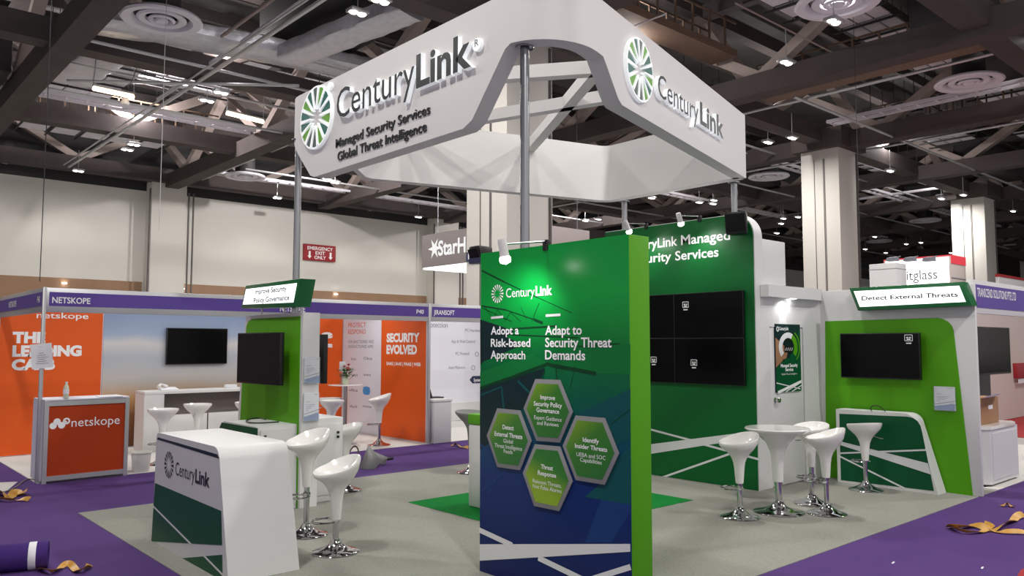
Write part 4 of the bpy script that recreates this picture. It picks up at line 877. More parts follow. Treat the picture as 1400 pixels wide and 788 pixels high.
# cables left on the counters
def cable(label, pts, r=0.008, m='black_plastic', name='cable'):
    c = bpy.data.curves.new(name, 'CURVE'); c.dimensions = '3D'; c.bevel_depth = r; c.bevel_resolution = 2; s = c.splines.new('NURBS'); s.points.add(len(pts)-1); s.use_endpoint_u = True; s.order_u = 4
    for k, p in enumerate(pts): s.points[k].co = (*p, 1)
    o = bpy.data.objects.new(name, c); COL.objects.link(o); me = bpy.data.meshes.new_from_object(o); bpy.data.objects.remove(o); bpy.data.curves.remove(c)
    o = bpy.data.objects.new(name, me); COL.objects.link(o); me.materials.append(M[m]); return tag(o, label, 'cable')
Z9 = lambda x, y, z=0.9: tuple(pt(x, y, Z=z))
cable('black coiled cable lying on the low desk before the lime tower', [Z9(363, 574, .9), Z9(357, 571.5, .9), Z9(345, 571.5, .9), Z9(334, 576, .9), Z9(340, 578.5, .9), Z9(355, 579, .9), Z9(376, 577.5, .9), Z9(381, 577, .9)], 0.007)
cable('black cable loop on top of the right low counter', [Z9(1192, 562, .933), tuple(pt(1190, 560, X=10.03)), tuple(pt(1190, 556, X=10.03)), tuple(pt(1197, 554, X=10.03)), tuple(pt(1204, 556.5, X=10.05)), tuple(pt(1209, 561, X=10.06)), Z9(1210, 562.5, .933)], 0.006)
# pedestal behind the tall panel
pd = thing('pedestal', 'white pedestal with a green top edge, left edge showing behind the tall panel', 'counter', (6.1, 6.3, 0.008))
MB().box((5.46, 5.75, 0.008), (6.7, 6.83, 0.885), 0.02).build('body', M['white_laminate'], pd)
MB().box((5.455, 5.74, 0.885), (6.71, 6.838, 0.995), 0.01).build('green_rim', M['lime'], pd)
tag(MB().box((5.6, 5.9, 0.995), (6.5, 6.74, 1.012), 0.004).build('leaflet_stack', M['paper']), 'flat stack of white leaflets on the pedestal behind the tall panel', 'papers')
# ------------------------------------------------------------------ bar stools and tables
def swept_seat(h, R, tilt, dish=True, flat=0.0):
    """one-piece flared plastic seat on a tapering stem; local metres, high side towards +x"""
    m = MB(); seg = 36
    prof = [(0.038, h-0.42), (0.041, h-0.40), (0.05, h-0.28), (0.06, h-0.21), (0.08, h-0.16), (0.112, h-0.115), (0.15, h-0.08), (0.182, h-0.045), (R*0.985, h-0.01), (R, h+0.008), (R*0.985, h+0.018)]
    if dish: prof += [(R*0.93, h+0.008), (R*0.8, h-0.018), (R*0.5, h-0.042), (R*0.2, h-0.052), (0.0005, h-0.054)]
    else: prof += [(R*0.95, h+0.024), (R*0.6, h+0.024), (0.0005, h+0.024)]
    rows = []
    for r, z in prof:
        row = []
        k = max(0, (z-(h-0.10))/0.10) if z < h-0.0 else 1.0
        for i in range(seg):
            a = 2*math.pi*i/seg; x, y = r*math.cos(a), r*math.sin(a)
            row.append((x, y, z + tilt*k*(x/R)*(1.0 if x > 0 else 0.55)*min(1, r/R*1.4)))
        rows.append(row)
    return m.quadsurf(rows, True, True, True)
def make_stool(label, h, tilt=0.055, foot=0.33, R=0.2, seat_mat='white_gloss', name='bar_stool', lever=True, yaw=0.0):
    t = thing(name, label, 'stool')
    swept_seat(h, R, tilt).build('seat', M[seat_mat], t, local=True)
    b = MB().lathe(((0.195, 0.0), (0.198, 0.006), (0.192, 0.012), (0.13, 0.028), (0.075, 0.055), (0.045, 0.085), (0.036, 0.11), (0.001, 0.112)), 36); b.build('base', M['chrome'], t, local=True)
    MB().tube(((0, 0, 0.10), (0, 0, h-0.40)), 0.026, 16).build('column', M['chrome'], t, local=True)
    m = MB().ring((-0.105, 0, foot), 0.105, 0.010); m.tube(((-0.03, 0, foot), (0.0, 0, foot)), 0.012, 8); m.lathe(((0.033, -0.02), (0.034, 0.02)), 16, (0, 0, foot)); m.build('footrest', M['chrome'], t, local=True)
    if lever: MB().tube(((0.02, 0.03, h-0.10), (0.05, 0.16, h-0.15), (0.055, 0.21, h-0.155)), 0.006, 8).build('lever', M['chrome'], t, local=True)
    return t
# direction of the high side, in degrees of the world; -42 = to the viewer's right
def put(t, x, y, deg, z=0.006): t.location = (x, y, z); t.rotation_euler = (0, 0, math.radians(deg)); return t
put(make_stool('bar stool tucked behind the front left counter, taller of the pair', 0.855, 0.085, 0.36, 0.2), 3.54, 6.80, 12)
put(make_stool('bar stool with a tilted white seat standing right of the front left counter', 0.69, 0.09, 0.27, 0.2, lever=False), 3.44, 6.08, -2)
put(make_stool('bar stool beside the white cabinet, half hidden behind the lower front stool', 0.73, 0.05, 0.34, 0.2, lever=False), 4.93, 8.52, -10)
put(make_stool('white bar stool left of the round bar table, seat rising to the right', 0.76, 0.07, 0.30, 0.2, lever=False), 7.17, 4.57, -14)
put(make_stool('front bar stool right of the round bar table, seat rising to the right', 0.79, 0.075, 0.33, 0.2, lever=False), 7.99, 4.07, -48)
put(make_stool('bar stool behind the round bar table, between table and front stool', 0.82, 0.045, 0.30, 0.2), 8.37, 4.43, 0)
put(make_stool('white bar stool before the low right counter, back of the seat to the viewer', 0.77, 0.03, 0.33, 0.2), 9.64, 4.41, -125)
put(make_stool('grey bar stool peeping out behind the pedestal of the tall panel', 0.80, 0.02, 0.33, 0.22, 'grey_sheet', lever=False), 6.9, 8.57, 90)
# round bar table in the booth
bt_ = thing('bar_table', 'white round flared bar table among the stools at right', 'table', (7.69, 4.44, 0.006))
h = 0.845
MB().lathe(((0.05, h-0.53), (0.053, h-0.51), (0.06, h-0.33), (0.075, h-0.22), (0.115, h-0.13), (0.19, h-0.06), (0.29, h-0.015), (0.325, h+0.005), (0.33, h+0.018), (0.322, h+0.028), (0.001, h+0.028)), 44).build('table_top', M['white_gloss'], bt_, local=True)
MB().lathe(((0.255, 0.0), (0.258, 0.006), (0.25, 0.012), (0.16, 0.03), (0.085, 0.06), (0.055, 0.095), (0.045, 0.12), (0.001, 0.122)), 44).build('base', M['chrome'], bt_, local=True)
m = MB().tube(((0, 0, 0.11), (0, 0, h-0.5)), 0.036, 18); m.lathe(((0.042, h-0.56), (0.042, h-0.52)), 18); m.build('column', M['chrome'], bt_, local=True)
# ------------------------------------------------------------------ orange shell-scheme booth at left
FY = 11.55; BY = 14.5
def post(x, y, label, h=2.475): return tag(MB().box((x-0.022, y-0.022, 0.0), (x+0.022, y+0.022, h), 0.006).build('booth_post', M['aluminium']), label, 'post')
post(2.3, 11.55, 'silver corner post at the left end of the purple fascia, with a taped paper'); post(8.33, 11.55, 'silver post between the orange booth and the white booth')
def fascia(label, x0, x1, y, words, zb=2.205, zt=2.47, pz0=2.235, pz1=2.415, ux=(1, 0, 0)):
    t = thing('booth_fascia', label, 'fascia', ((x0+x1)/2, y, zb))
    MB().box((x0, y-0.012, zb-0.05), (x1, y+0.03, zt), 0.004).build('rail', M['aluminium'], t)
    MB().box((x0+0.03, y-0.016, pz0), (x1-0.01, y-0.012, pz1)).build('name_board', M['fascia_purple'], t)
    m = MB().use(M['letter_white'])
    for s, xs, wd, z, cap in words: text(m, s, (xs, y-0.018, z), (1, 0, 0), ZV, wd, cap, 0.02)
    m.build('lettering', None, t); return t
f_ = lambda x, y: pt(x, y, Y=11.53)
a, b = f_(71.3, 414.2), f_(123.5, 415.5); p4, p5 = f_(569.5, 429), f_(579.5, 429.3)
fascia('long purple fascia with white lettering over the orange booth', 2.322, 8.308, 11.55, [('NETSKOPE', a.x, b.x-a.x, a.z, f_(71.3, 406.3).z-a.z), ('P40', p4.x, p5.x-p4.x, p4.z, 0.07), ('NETSKOPE', f_(383, 424).x, 0.42, 2.255, 0.09)])
a, b = f_(593, 430.2), f_(621.5, 430.8)
fascia('purple fascia with white lettering over the white booth behind the tall panel', 8.352, 11.3, 11.55, [('JIRANSOFT', a.x, b.x-a.x, a.z, f_(593, 424).z-a.z)])
# side fascia running away at the far left
t = thing('booth_fascia', 'short purple side fascia at the far left edge of the picture', 'fascia', (2.3, 13, 2.2))
MB().box((2.285, 11.575, 2.155), (2.315, 14.5, 2.47), 0.004).build('rail', M['aluminium'], t); MB().box((2.28, 11.60, 2.235), (2.285, 14.48, 2.415)).build('name_board', M['fascia_purple'], t)
m = MB().use(M['letter_white']); text(m, 'NETSKOPE', (2.278, 13.75, 2.285), (0, -1, 0), ZV, 0.55, 0.08, 0.02); text(m, 'P40', (2.278, 11.85, 2.285), (0, -1, 0), ZV, 0.16, 0.08, 0.02); m.build('lettering', None, t)
# back wall: orange panels and a printed landscape
ramp_mat('landscape', [(0.0, (96, 58, 36)), (0.22, (150, 96, 60)), (0.34, (206, 160, 110)), (0.45, (196, 190, 184)), (0.62, (176, 184, 196)), (0.72, (210, 208, 208)), (0.78, (160, 178, 204)), (1.0, (112, 136, 176))], 2, 0.5, 0.0, 2.45, noise=0.08, nscale=1.2)
bw = thing('booth_wall', 'back wall of the orange booth with a printed landscape and big white words', 'exhibition wall', (5.3, 14.5, 0))
MB().box((2.3, 14.5, 0.0), (8.33, 14.56, 2.46)).build('wall_frame', M['panel_white'], bw)
xo = pt(142, 431, Y=14.48).x
MB().box((2.3, 14.485, 0.02), (xo-0.01, 14.5, 2.45)).build('orange_panel', M['orange'], bw); MB().box((7.35, 14.485, 0.02), (8.28, 14.5, 2.45)).build('orange_panel', M['orange'], bw)
MB().box((xo+0.01, 14.485, 0.02), (7.34, 14.5, 2.45)).build('landscape_panel', M['landscape'], bw)
m = MB().use(M['letter_white']); K = lambda x, y: pt(x, y, Y=14.482)
for s, x0, x1, yb, cap in (('THE', 16.8, 62, 468.4, 13.5), ('LEADING', 16.6, 111.5, 487, 13.4), ('CASB', 15.6, 75, 505.8, 13.2), ('netskope', 50, 121, 435, 8.0)):
    a, b = K(x0, yb), K(x1, yb-(x1-x0)*0.006); text(m, s, a, (1, 0, 0), ZV, b.x-a.x, K(x0, yb-cap).z-a.z, 0.06 if cap > 9 else 0.01)
for s, x0, yb, cap, wd in (('e', 446, 462, 10, 0.3), ('s', 446, 477, 9, 0.22)): a = K(439, yb); text(m, s, a, (1, 0, 0), ZV, K(455, yb).x-a.x, K(x0, yb-cap).z-a.z, 0.06)
m.build('lettering', None, bw)
# right side wall of the orange booth
sw = thing('booth_wall', 'right side wall of the orange booth with white and orange printed panels', 'exhibition wall', (8.32, 13, 0))
MB().box((8.305, 11.58, 0.0), (8.345, 14.5, 2.46)).build('wall_frame', M['panel_white'], sw); S_ = lambda x, y: pt(x, y, X=8.298)
ys = S_(520.5, 520).y
MB().box((8.299, 11.6, 0.02), (8.305, ys-0.005, 2.45)).build('orange_panel', M['orange'], sw); MB().box((8.299, ys+0.005, 0.02), (8.305, 14.48, 2.45)).build('white_panel', M['panel_white'], sw)
m = MB().use(M['letter_white'])
def st(s, x0, x1, y, cap, bold, col='letter_white'): m.use(M[col]); a, b = S_(x0, y), S_(x1, y); text(m, s, a, (0, -1, 0), ZV, a.y-b.y, S_(x0, y-cap).z-a.z, bold)
st('SECURITY', 528.5, 573.5, 467.6, 10.8, 0.05); st('EVOLVED', 528.3, 570, 483.5, 11, 0.05); st('SAAS | IAAS | PAAS | WEB', 528.3, 575, 499.2, 4.2, 0.03)
st('PROTECT', 476, 500, 448, 6, 0.0, 'orange'); st('RESPOND', 476, 500, 457, 6, 0.0, 'orange'); st('FOR SANCTIONED AND', 476, 511, 469.5, 4, 0.0, 'print_grey'); st('UNSANCTIONED APPS', 476, 510, 476, 4, 0.0, 'print_grey')
for s, x0, x1, y in (('box', 480, 487, 492.5), ('Okta', 497, 509, 492), ('vmware', 477, 489, 514), ('aws', 497, 507, 514), ('office', 477, 489, 535), ('slack', 478, 489, 557), ('servicenow', 496, 508, 557)): st(s, x0, x1, y, 3.6, 0.01, 'print_grey')
m.use(M['cloud_blue']); c = S_(501, 534.5)
m.face([c+Vector((0, 0.14*math.cos(k*math.pi/4)*(1.0+0.15*(k % 2)), 0.085*math.sin(k*math.pi/4)*(1.0+0.15*(k % 2)))) for k in range(8)])
m.build('lettering', None, sw)
ntv = pt(227, 499, Y=14.40); ntw = pt(311.5, 449.5, Y=14.40)
tv('black wall screen on the landscape print of the orange booth', (ntv.x, 14.40, ntv.z), (1, 0, 0), ntw.x-ntv.x, ntw.z-ntv.z, 0.05)
# orange counter with a silver frame
oc = thing('counter', 'orange counter with white lettering in a silver frame at far left', 'counter', (2.85, 11.5, 0))
ca, cc = Vector((2.325, 11.43, 0)), Vector((3.335, 11.47, 0)); hO = 1.05; dv = (cc-ca).normalized(); nv = dv.cross(ZV); Lw = (cc-ca).length
q = [ca, cc, cc-nv*0.5, ca-nv*0.5]
MB().hexa([v+ZV*0.03-nv*0.02 for v in q]+[v+ZV*(hO-0.02)-nv*0.02 for v in q]).build('body', M['panel_white'], oc)
MB().hexa([v+ZV*(hO-0.02)+(nv*0.02 if i < 2 else -nv*0.0) for i, v in enumerate(q)]+[v+ZV*hO+(nv*0.02 if i < 2 else -nv*0.0) for i, v in enumerate(q)], 0.004).build('counter_top', M['panel_white'], oc)
for u in (0.025, Lw-0.025): MB().beam(ca+dv*u+ZV*0.0, ca+dv*u+ZV*(hO-0.02), 0.05, 0.05, dv).build('frame_post', M['aluminium'], oc)
for z in (0.06, hO-0.055): MB().beam(ca+dv*0.05+ZV*z, ca+dv*(Lw-0.05)+ZV*z, 0.04, 0.06).build('frame_rail', M['aluminium'], oc)
MB().prism([ca+dv*0.05+ZV*0.09+nv*0.001, ca+dv*(Lw-0.05)+ZV*0.09+nv*0.001, ca+dv*(Lw-0.05)+ZV*(hO-0.085)+nv*0.001, ca+dv*0.05+ZV*(hO-0.085)+nv*0.001], nv*0.006).build('orange_front', M['orange_counter'], oc)
m = MB().use(M['letter_white']); O_ = lambda x, y: pt(x, y, P=ca+nv*0.009, N=nv)
a, b = O_(97.6, 583.8), O_(163.5, 580); a.z = (a.z+b.z)/2; text(m, 'netskope', a, dv, ZV, wid(a, b), (O_(98, 575).z-a.z)*1.32, 0.0)
nodes = [O_(72.5, 582.7), O_(78, 576.9), O_(84.3, 581.8), O_(91, 576)]
for p, q_ in zip(nodes[:-1], nodes[1:]): label_line(m, p, q_, 0.03, nv, 0.0)
for k, p in enumerate(nodes):
    r = 0.042
    if k < 3: m.face([p + dv*r*math.cos(t_*math.pi/7) + ZV*r*math.sin(t_*math.pi/7) + nv*0.001 for t_ in range(14)])
    else:
        for t_ in range(14):
            a0, a1 = t_*math.pi/7, (t_+1)*math.pi/7; m.face([p+(dv*math.cos(a0)+ZV*math.sin(a0))*0.022, p+(dv*math.cos(a0)+ZV*math.sin(a0))*r, p+(dv*math.cos(a1)+ZV*math.sin(a1))*r, p+(dv*math.cos(a1)+ZV*math.sin(a1))*0.022])
m.build('lettering', None, oc)
# bottle and papers on the orange counter
bp = pt(90, 545.5, Z=hO); bo = thing('water_bottle', 'clear plastic water bottle with white cap on the orange counter', 'bottle', (bp.x, bp.y, hO))
MB().lathe(((0.001, 0), (0.03, 0.0), (0.033, 0.01), (0.031, 0.05), (0.034, 0.06), (0.034, 0.12), (0.026, 0.16), (0.014, 0.185), (0.013, 0.2)), 20).build('bottle_body', M['vase'], bo, local=True)
MB().lathe(((0.0345, 0.065), (0.0348, 0.07), (0.0348, 0.115), (0.0345, 0.12)), 20).build('bottle_label', M['paper'], bo, local=True); MB().lathe(((0.016, 0.195), (0.016, 0.215), (0.001, 0.217)), 16).build('cap', M['white_paint'], bo, local=True)
pp_ = pt(150, 543, Z=hO); tag(MB().box((pp_.x-0.12, pp_.y-0.02, hO), (pp_.x+0.16, pp_.y+0.2, hO+0.006)).build('paper_stack', M['paper']), 'white papers lying on the right end of the orange counter', 'papers')
# paper taped to the corner post
a = pt(57, 487, Y=11.49); tp = thing('paper_notice', 'printed white paper taped slanting on the corner post at left', 'paper', (a.x, 11.5, a.z))
rows = []
for j in range(7):
    r = []
    for i in range(6):
        u, v = (i/5-0.5)*0.24, (j/6-0.5)*0.31; an = math.radians(6); r.append((a.x+u*math.cos(an)-v*math.sin(an), 11.505-0.02*abs(u/0.12)**2-0.006*math.sin(v*20), a.z+u*math.sin(an)+v*math.cos(an)))
    rows.append(r)
m = MB().quadsurf(rows); sh = m.build('sheet', M['paper'], tp)
m = MB().use(M['print_grey'])
for k in range(9):
    z = a.z+0.11-k*0.026; label_line(m, (a.x-0.06+0.01*k % 0.02, 11.502, z), (a.x+0.04+0.02*(k % 3), 11.502, z+0.008), 0.005, (0, -1, 0), 0.002)
m.build('printed_text', None, tp)
# white waste bin
bn = pt(186, 649, Z=0); wb = thing('waste_bin', 'white plastic waste bin right of the orange counter', 'bin', (3.56, 11.62, 0.0))
MB().lathe(((0.001, 0.004), (0.10, 0.0), (0.105, 0.01), (0.128, 0.26), (0.14, 0.262), (0.14, 0.275), (0.126, 0.275), (0.10, 0.02), (0.001, 0.018)), 28).build('bin_body', M['bin_white'], wb, local=True)
# long white sideboard with open shelf
sb = thing('sideboard', 'long white sideboard with a dark open shelf at the back of the orange booth', 'cabinet', (5.4, 13.8, 0))
x0, x1, y0, y1, hs_ = 4.18, 7.2, 13.58, 14.05, 0.98
MB().box((x0, y0-0.01, hs_-0.05), (x1, y1, hs_), 0.005).build('top_board', M['white_laminate'], sb)
for x in (x0, x0+0.28): MB().box((x, y0, 0.006), (x+0.03, y1, hs_-0.05)).build('side_panel', M['white_laminate'], sb)
for x in (5.98, 6.08, x1-0.03): MB().box((x, y0, 0.006), (x+0.035, y1, hs_-0.05)).build('side_panel', M['aluminium'], sb)
MB().box((x0+0.31, y0+0.3, 0.6), (x1-0.03, y0+0.31, hs_-0.05)).build('shelf_back', M['shelf_dark'], sb); MB().box((x0+0.31, y0+0.02, 0.585), (x1-0.03, y0+0.3, 0.6)).build('shelf', M['shelf_dark'], sb)
for xa, xb in ((x0+0.33, 5.2), (5.22, 5.96), (6.13, 6.6), (6.62, x1-0.05)): MB().box((xa, y0-0.004, 0.04), (xb, y0+0.012, 0.585), 0.003).build('door', M['white_laminate'], sb)
MB().box((x0+0.03, y0+0.002, 0.006), (x0+0.28, y0+0.012, hs_-0.05)).build('end_front', M['white_laminate'], sb)
a = pt(229, 527.5, Y=13.8); ph = thing('telephone', 'white desk telephone with handset lying on the sideboard', 'telephone', (a.x, a.y, hs_))
MB().hexa(((-0.12, -0.08, 0), (0.16, -0.08, 0), (0.16, 0.1, 0), (-0.12, 0.1, 0), (-0.12, -0.08, 0.02), (0.16, -0.08, 0.02), (0.16, 0.1, 0.05), (-0.12, 0.1, 0.05)), 0.008).build('phone_body', M['paper'], ph, local=True)
MB().tube(((-0.16, -0.05, 0.06), (-0.11, 0.0, 0.10), (-0.06, 0.02, 0.09), (0.0, 0.04, 0.06)), [0.03, 0.018, 0.018, 0.03], 10).build('handset', M['white_paint'], ph, local=True)
a = pt(315, 524, Y=13.8); tag(MB().box((a.x-0.09, a.y-0.05, hs_), (a.x+0.1, a.y+0.05, hs_+0.06), 0.006).build('tissue_box', M['paper']), 'small white box on the right end of the sideboard', 'box')
# stools of the orange booth
put(make_stool('white bar stool before the sideboard, nearer the orange counter', 0.78, 0.0, 0.3, 0.215), 4.0, 12.13, 20); put(make_stool('white bar stool before the sideboard, second from the orange counter', 0.78, 0.0, 0.3, 0.215), 4.74, 12.78, 160)
put(make_stool('white bar stool peeping out left of the lime tower before the sideboard', 0.76, 0.0, 0.3, 0.2, lever=False), 5.62, 12.95, 0)
# bar table with a flower vase
q = pt(472.5, 526, Z=1.04); ft = thing('bar_table', 'thin white round bar table with a steel pole, carrying the flower vase', 'table', (q.x, q.y, 0.006))
MB().lathe(((0.001, 1.015), (0.28, 1.015), (0.3, 1.02), (0.3, 1.03), (0.29, 1.034), (0.001, 1.034)), 36).build('table_top', M['white_gloss'], ft, local=True); MB().tube(((0, 0, 0.02), (0, 0, 1.015)), 0.032, 16).build('column', M['steel'], ft, local=True)
MB().lathe(((0.22, 0), (0.22, 0.01), (0.06, 0.03), (0.04, 0.05)), 30).build('base', M['chrome'], ft, local=True)
vs_ = thing('flower_vase', 'small glass vase with leaves and red flowers on the thin white table', 'vase', (q.x, q.y, 1.04))
MB().lathe(((0.001, 0), (0.045, 0), (0.06, 0.03), (0.055, 0.09), (0.04, 0.12), (0.036, 0.12), (0.03, 0.02), (0.001, 0.01)), 20).build('vase_body', M['vase'], vs_, local=True)
m = MB(); m2 = MB()
for k in range(46):
    a = random.uniform(0, 6.28); r = random.uniform(0.02, 0.13); z = random.uniform(0.12, 0.28); c = Vector((r*math.cos(a), r*math.sin(a), z)); d = Vector((math.cos(a), math.sin(a), random.uniform(-0.3, 0.8))).normalized(); s = d.cross(ZV).normalized()
    L_ = 0.085; m.face([c, c+d*L_*0.5+s*0.035, c+d*L_, c+d*L_*0.5-s*0.035])
    if k % 3 == 0: m.tube(((0, 0, 0.05), tuple(c)), 0.003, 5)
for k in range(7):
    a = random.uniform(0, 6.28); r = random.uniform(0.0, 0.08); m2.lathe(((0.001, 0.02), (0.02, 0.015), (0.028, 0.0), (0.015, -0.015), (0.001, -0.02)), 10, (r*math.cos(a)+0.03, r*math.sin(a)-0.02, random.uniform(0.26, 0.36)))
m.build('leaves', M['leaf'], vs_, local=True); m2.build('blooms', M['flower'], vs_, local=True)
put(make_stool('white bar stool under the thin white table, left of its pole', 0.80, 0.0, 0.32, 0.2, lever=False), 6.6, 11.86, 0); put(make_stool('white bar stool just behind the thin white table pole', 0.78, 0.0, 0.32, 0.2), 7.0, 12.65, 90)
put(make_stool('white bar stool in front of the orange side panel, seat rising to the right', 0.80, 0.075, 0.36, 0.2, lever=False), 7.55, 11.91, -20)
a = pt(473, 495, X=7.2); tag(MB().box((q.x-0.07, q.y+0.1, 1.27), (q.x+0.05, q.y+0.105, 1.44)).build('small_card', M['paper']), 'white card standing behind the flowers on the thin white table', 'card')
tag(MB().box((q.x-0.05, q.y+0.095, 1.034), (q.x+0.03, q.y+0.125, 1.27), 0.004).build('card_stand', M['clear_plastic']), 'clear stand holding the white card behind the flowers', 'stand')
# ------------------------------------------------------------------ white booth behind the tall panel
jw = thing('booth_wall', 'white back wall with small grey words of the booth behind the tall panel', 'exhibition wall', (10.8, 14.5, 0))
MB().box((8.36, 14.5, 0.0), (13.4, 14.56, 2.46)).build('wall_frame', M['panel_white'], jw); MB().box((8.36, 14.47, 0.01), (13.4, 14.5, 0.42)).build('plinth', M['white_laminate'], jw)
m = MB().use(M['print_grey'])
for s, x0, x1, yb, cap in (('Protection', 582, 612, 447.6, 7), ('PC Hardware', 636, 660, 453.8, 4), ('App & Web Control', 617, 649.5, 469, 4), ('PC Firewall', 623, 641.5, 485.8, 4), ('Anti-Malware', 613, 636, 505, 4)):
    a, b = pt(x0, yb, Y=14.497), pt(x1, yb, Y=14.497); text(m, s, a, (1, 0, 0), ZV, b.x-a.x, pt(x0, yb-cap, Y=14.497).z-a.z, 0.0)
for x, y in ((652, 484.5), (647, 503)):
    c = pt(x, y, Y=14.496); m.ring(c, 0.05, 0.006, 20, 5, (0, 1, 0))
m.use(M['navy']); J = lambda x, y: pt(x, y, Y=14.496); m.face([J(642, 519.7), J(646, 514.5), J(662, 514), J(662, 524), J(646, 524.5)]); m.use(M['letter_white']); a = J(647.5, 522); text(m, 'System', a+Vector((0, -0.002, 0)), (1, 0, 0), ZV, 0.24, 0.07, 0.02)
m.build('lettering', None, jw)
a = pt(617, 605, Z=0)
jc = thing('counter', 'small white counter at the silver post beside the white booth', 'counter', (8.57, 11.7, 0))
MB().box((8.385, 11.455, 0.006), (8.765, 12.2, 0.73), 0.004).build('body', M['white_laminate'], jc); MB().box((8.37, 11.44, 0.73), (8.785, 12.22, 0.775), 0.006).build('counter_top', M['white_gloss'], jc)
a = pt(589, 541, X=8.5); lp = thing('laptop', 'dark laptop standing open on the small white counter by the silver post', 'laptop', (8.66, 11.85, 0.775))
MB().box((-0.15, -0.12, 0), (0.15, 0.12, 0.018), 0.004).build('keyboard_base', M['black_plastic'], lp, local=True); MB().hexa(((-0.15, 0.10, 0.018), (-0.14, 0.10, 0.018), (-0.14, -0.16, 0.018), (-0.15, -0.16, 0.018), (-0.24, 0.10, 0.29), (-0.23, 0.10, 0.29), (-0.23, -0.16, 0.29), (-0.24, -0.16, 0.29))).build('laptop_screen', M['black_plastic'], lp, local=True)
# ------------------------------------------------------------------ booths at the right edge
fs = thing('booth_fascia', 'purple fascia with narrow white lettering at the right edge', 'fascia', (12.5, 3.4, 2.2))
MB().box((10.27, 3.37, 2.12), (15.5, 3.42, 2.52), 0.004).build('rail', M['white_laminate'], fs); MB().box((10.28, 3.364, 2.19), (15.4, 3.37, 2.465)).build('name_board', M['fascia_purple'], fs)
m = MB().use(M['letter_white']); a, b = pt(1336.5, 405.8, Y=3.36), pt(1389.5, 410.6, Y=3.36); text(m, 'TRANSCEND SOLUTIONS PTE LTD', (a.x, 3.362, (a.z+b.z)/2), (1, 0, 0), ZV, b.x-a.x, 0.1, 0.015); m.build('lettering', None, fs)
bw2 = thing('booth_wall', 'pale back wall of the booth at the right edge', 'exhibition wall', (14, 6.3, 0))
MB().box((10.9, 6.3, 0.0), (40, 6.36, 2.46)).build('wall_frame', M['booth_pink'], bw2); MB().box((13.2, 5.0, 0.006), (13.35, 6.29, 2.2)).build('wing_panel', M['booth_pink'], bw2)
rb = thing('wall_box', 'dark red sign box on the pale wall at the right edge', 'sign', (19, 6.2, 1.1)); a, b = pt(1391, 497, Y=6.2), pt(1412, 516, Y=6.2)
MB().box((a.x, 6.2, b.z), (b.x, 6.3, a.z), 0.01).build('box_body', M['exit_red'], rb); MB().box((a.x, 6.19, b.z-0.12), (b.x, 6.2, b.z-0.02)).build('white_strip', M['panel_white'], rb)
rcab = thing('cabinet', 'white cabinet with clipped top corners at the right edge, carrying the cardboard box', 'cabinet', (11.45, 3.8, 0))
zt = 0.70
m = MB().prism([(10.99, 3.47, 0.03), (12.02, 3.47, 0.03), (12.02, 4.0, 0.03), (10.89, 4.0, 0.03), (10.89, 3.6, 0.03)], (0, 0, zt-0.03)); m.build('body', M['white_laminate'], rcab)
MB().prism([(10.98, 3.455, zt), (11.9, 3.455, zt), (12.05, 3.53, zt), (12.05, 4.02, zt), (10.87, 4.02, zt), (10.87, 3.59, zt)], (0, 0, 0.04)).build('cabinet_top', M['white_gloss'], rcab)
MB().box((11.05, 3.462, 0.08), (11.97, 3.472, zt-0.05)).build('door', M['white_laminate'], rcab); MB().box((10.93, 3.52, 0.0), (12.0, 3.98, 0.03)).build('plinth', M['black_plastic'], rcab)
bx = thing('cardboard_box', 'brown cardboard box on the white cabinet at the right edge', 'box', (11.42, 3.75, zt+0.04)); a, b = pt(1341, 545, Y=3.6), pt(1366, 579, Y=3.6)
MB().box((a.x, 3.6, zt+0.04), (b.x, 3.95, a.z), 0.004).build('carton', M['cardboard'], bx); MB().box((a.x+0.25, 3.596, a.z-0.15), (a.x+0.40, 3.6, a.z-0.1)).build('carton_label', M['paper'], bx)
MB().hexa(((a.x, 3.6, a.z), (b.x-0.1, 3.6, a.z), (b.x-0.1, 3.604, a.z), (a.x, 3.604, a.z), (a.x-0.06, 3.46, a.z+0.05), (b.x-0.2, 3.5, a.z+0.05), (b.x-0.2, 3.504, a.z+0.05), (a.x-0.06, 3.464, a.z+0.05))).build('open_flap', M['paper'], bx)
a, b = pt(1337, 514, Y=4.25), pt(1380, 448.5, Y=4.25)
t3 = tv('grey reflecting screen on a black pole behind the right end wall', (a.x, 4.25, a.z), (1, 0, 0), b.x-a.x, b.z-a.z, 0.06, mount=False, bez=0.02)
MB().box((a.x+0.12, 4.28, 0.006), (a.x+0.62, 4.34, a.z+0.1)).build('stand_pole', M['black_plastic'], t3)
# grey box tower and lit sign behind the right end wall
a, b, c = pt(1188, 362, X=13.6), pt(1227, 362, X=13.6), pt(1240, 362, X=13.6)
b.y += 0.02
gt_ = thing('display_tower', 'plain light grey tower block behind the right end wall', 'exhibition tower', (14, b.y+0.5, 0))
MB().box((13.6, b.y, 0), (14.0, a.y, (a.z+b.z)/2+0.02), 0.01).build('tower_block', M['white_laminate'], gt_)
MB().box((13.595, b.y-0.005, a.z-0.10), (14.005, a.y+0.005, a.z-0.085)).build('top_joint', M['aluminium'], gt_)
A, B2 = pt(1208, 352, X=25.8), pt(1299, 350, X=25.8); zb2 = 3.0
ls = thing('lit_sign_tower', 'bright white and red lit sign tower far behind the right end wall', 'sign', (26.3, 10, 0))
MB().box((25.82, B2.y, 0), (27.0, A.y, B2.z), 0.01).build('tower_body', M['booth_pink'], ls); MB().box((25.80, B2.y+0.05, zb2), (25.82, A.y-0.05, B2.z-0.02)).build('light_panel', M['lightbox'], ls)
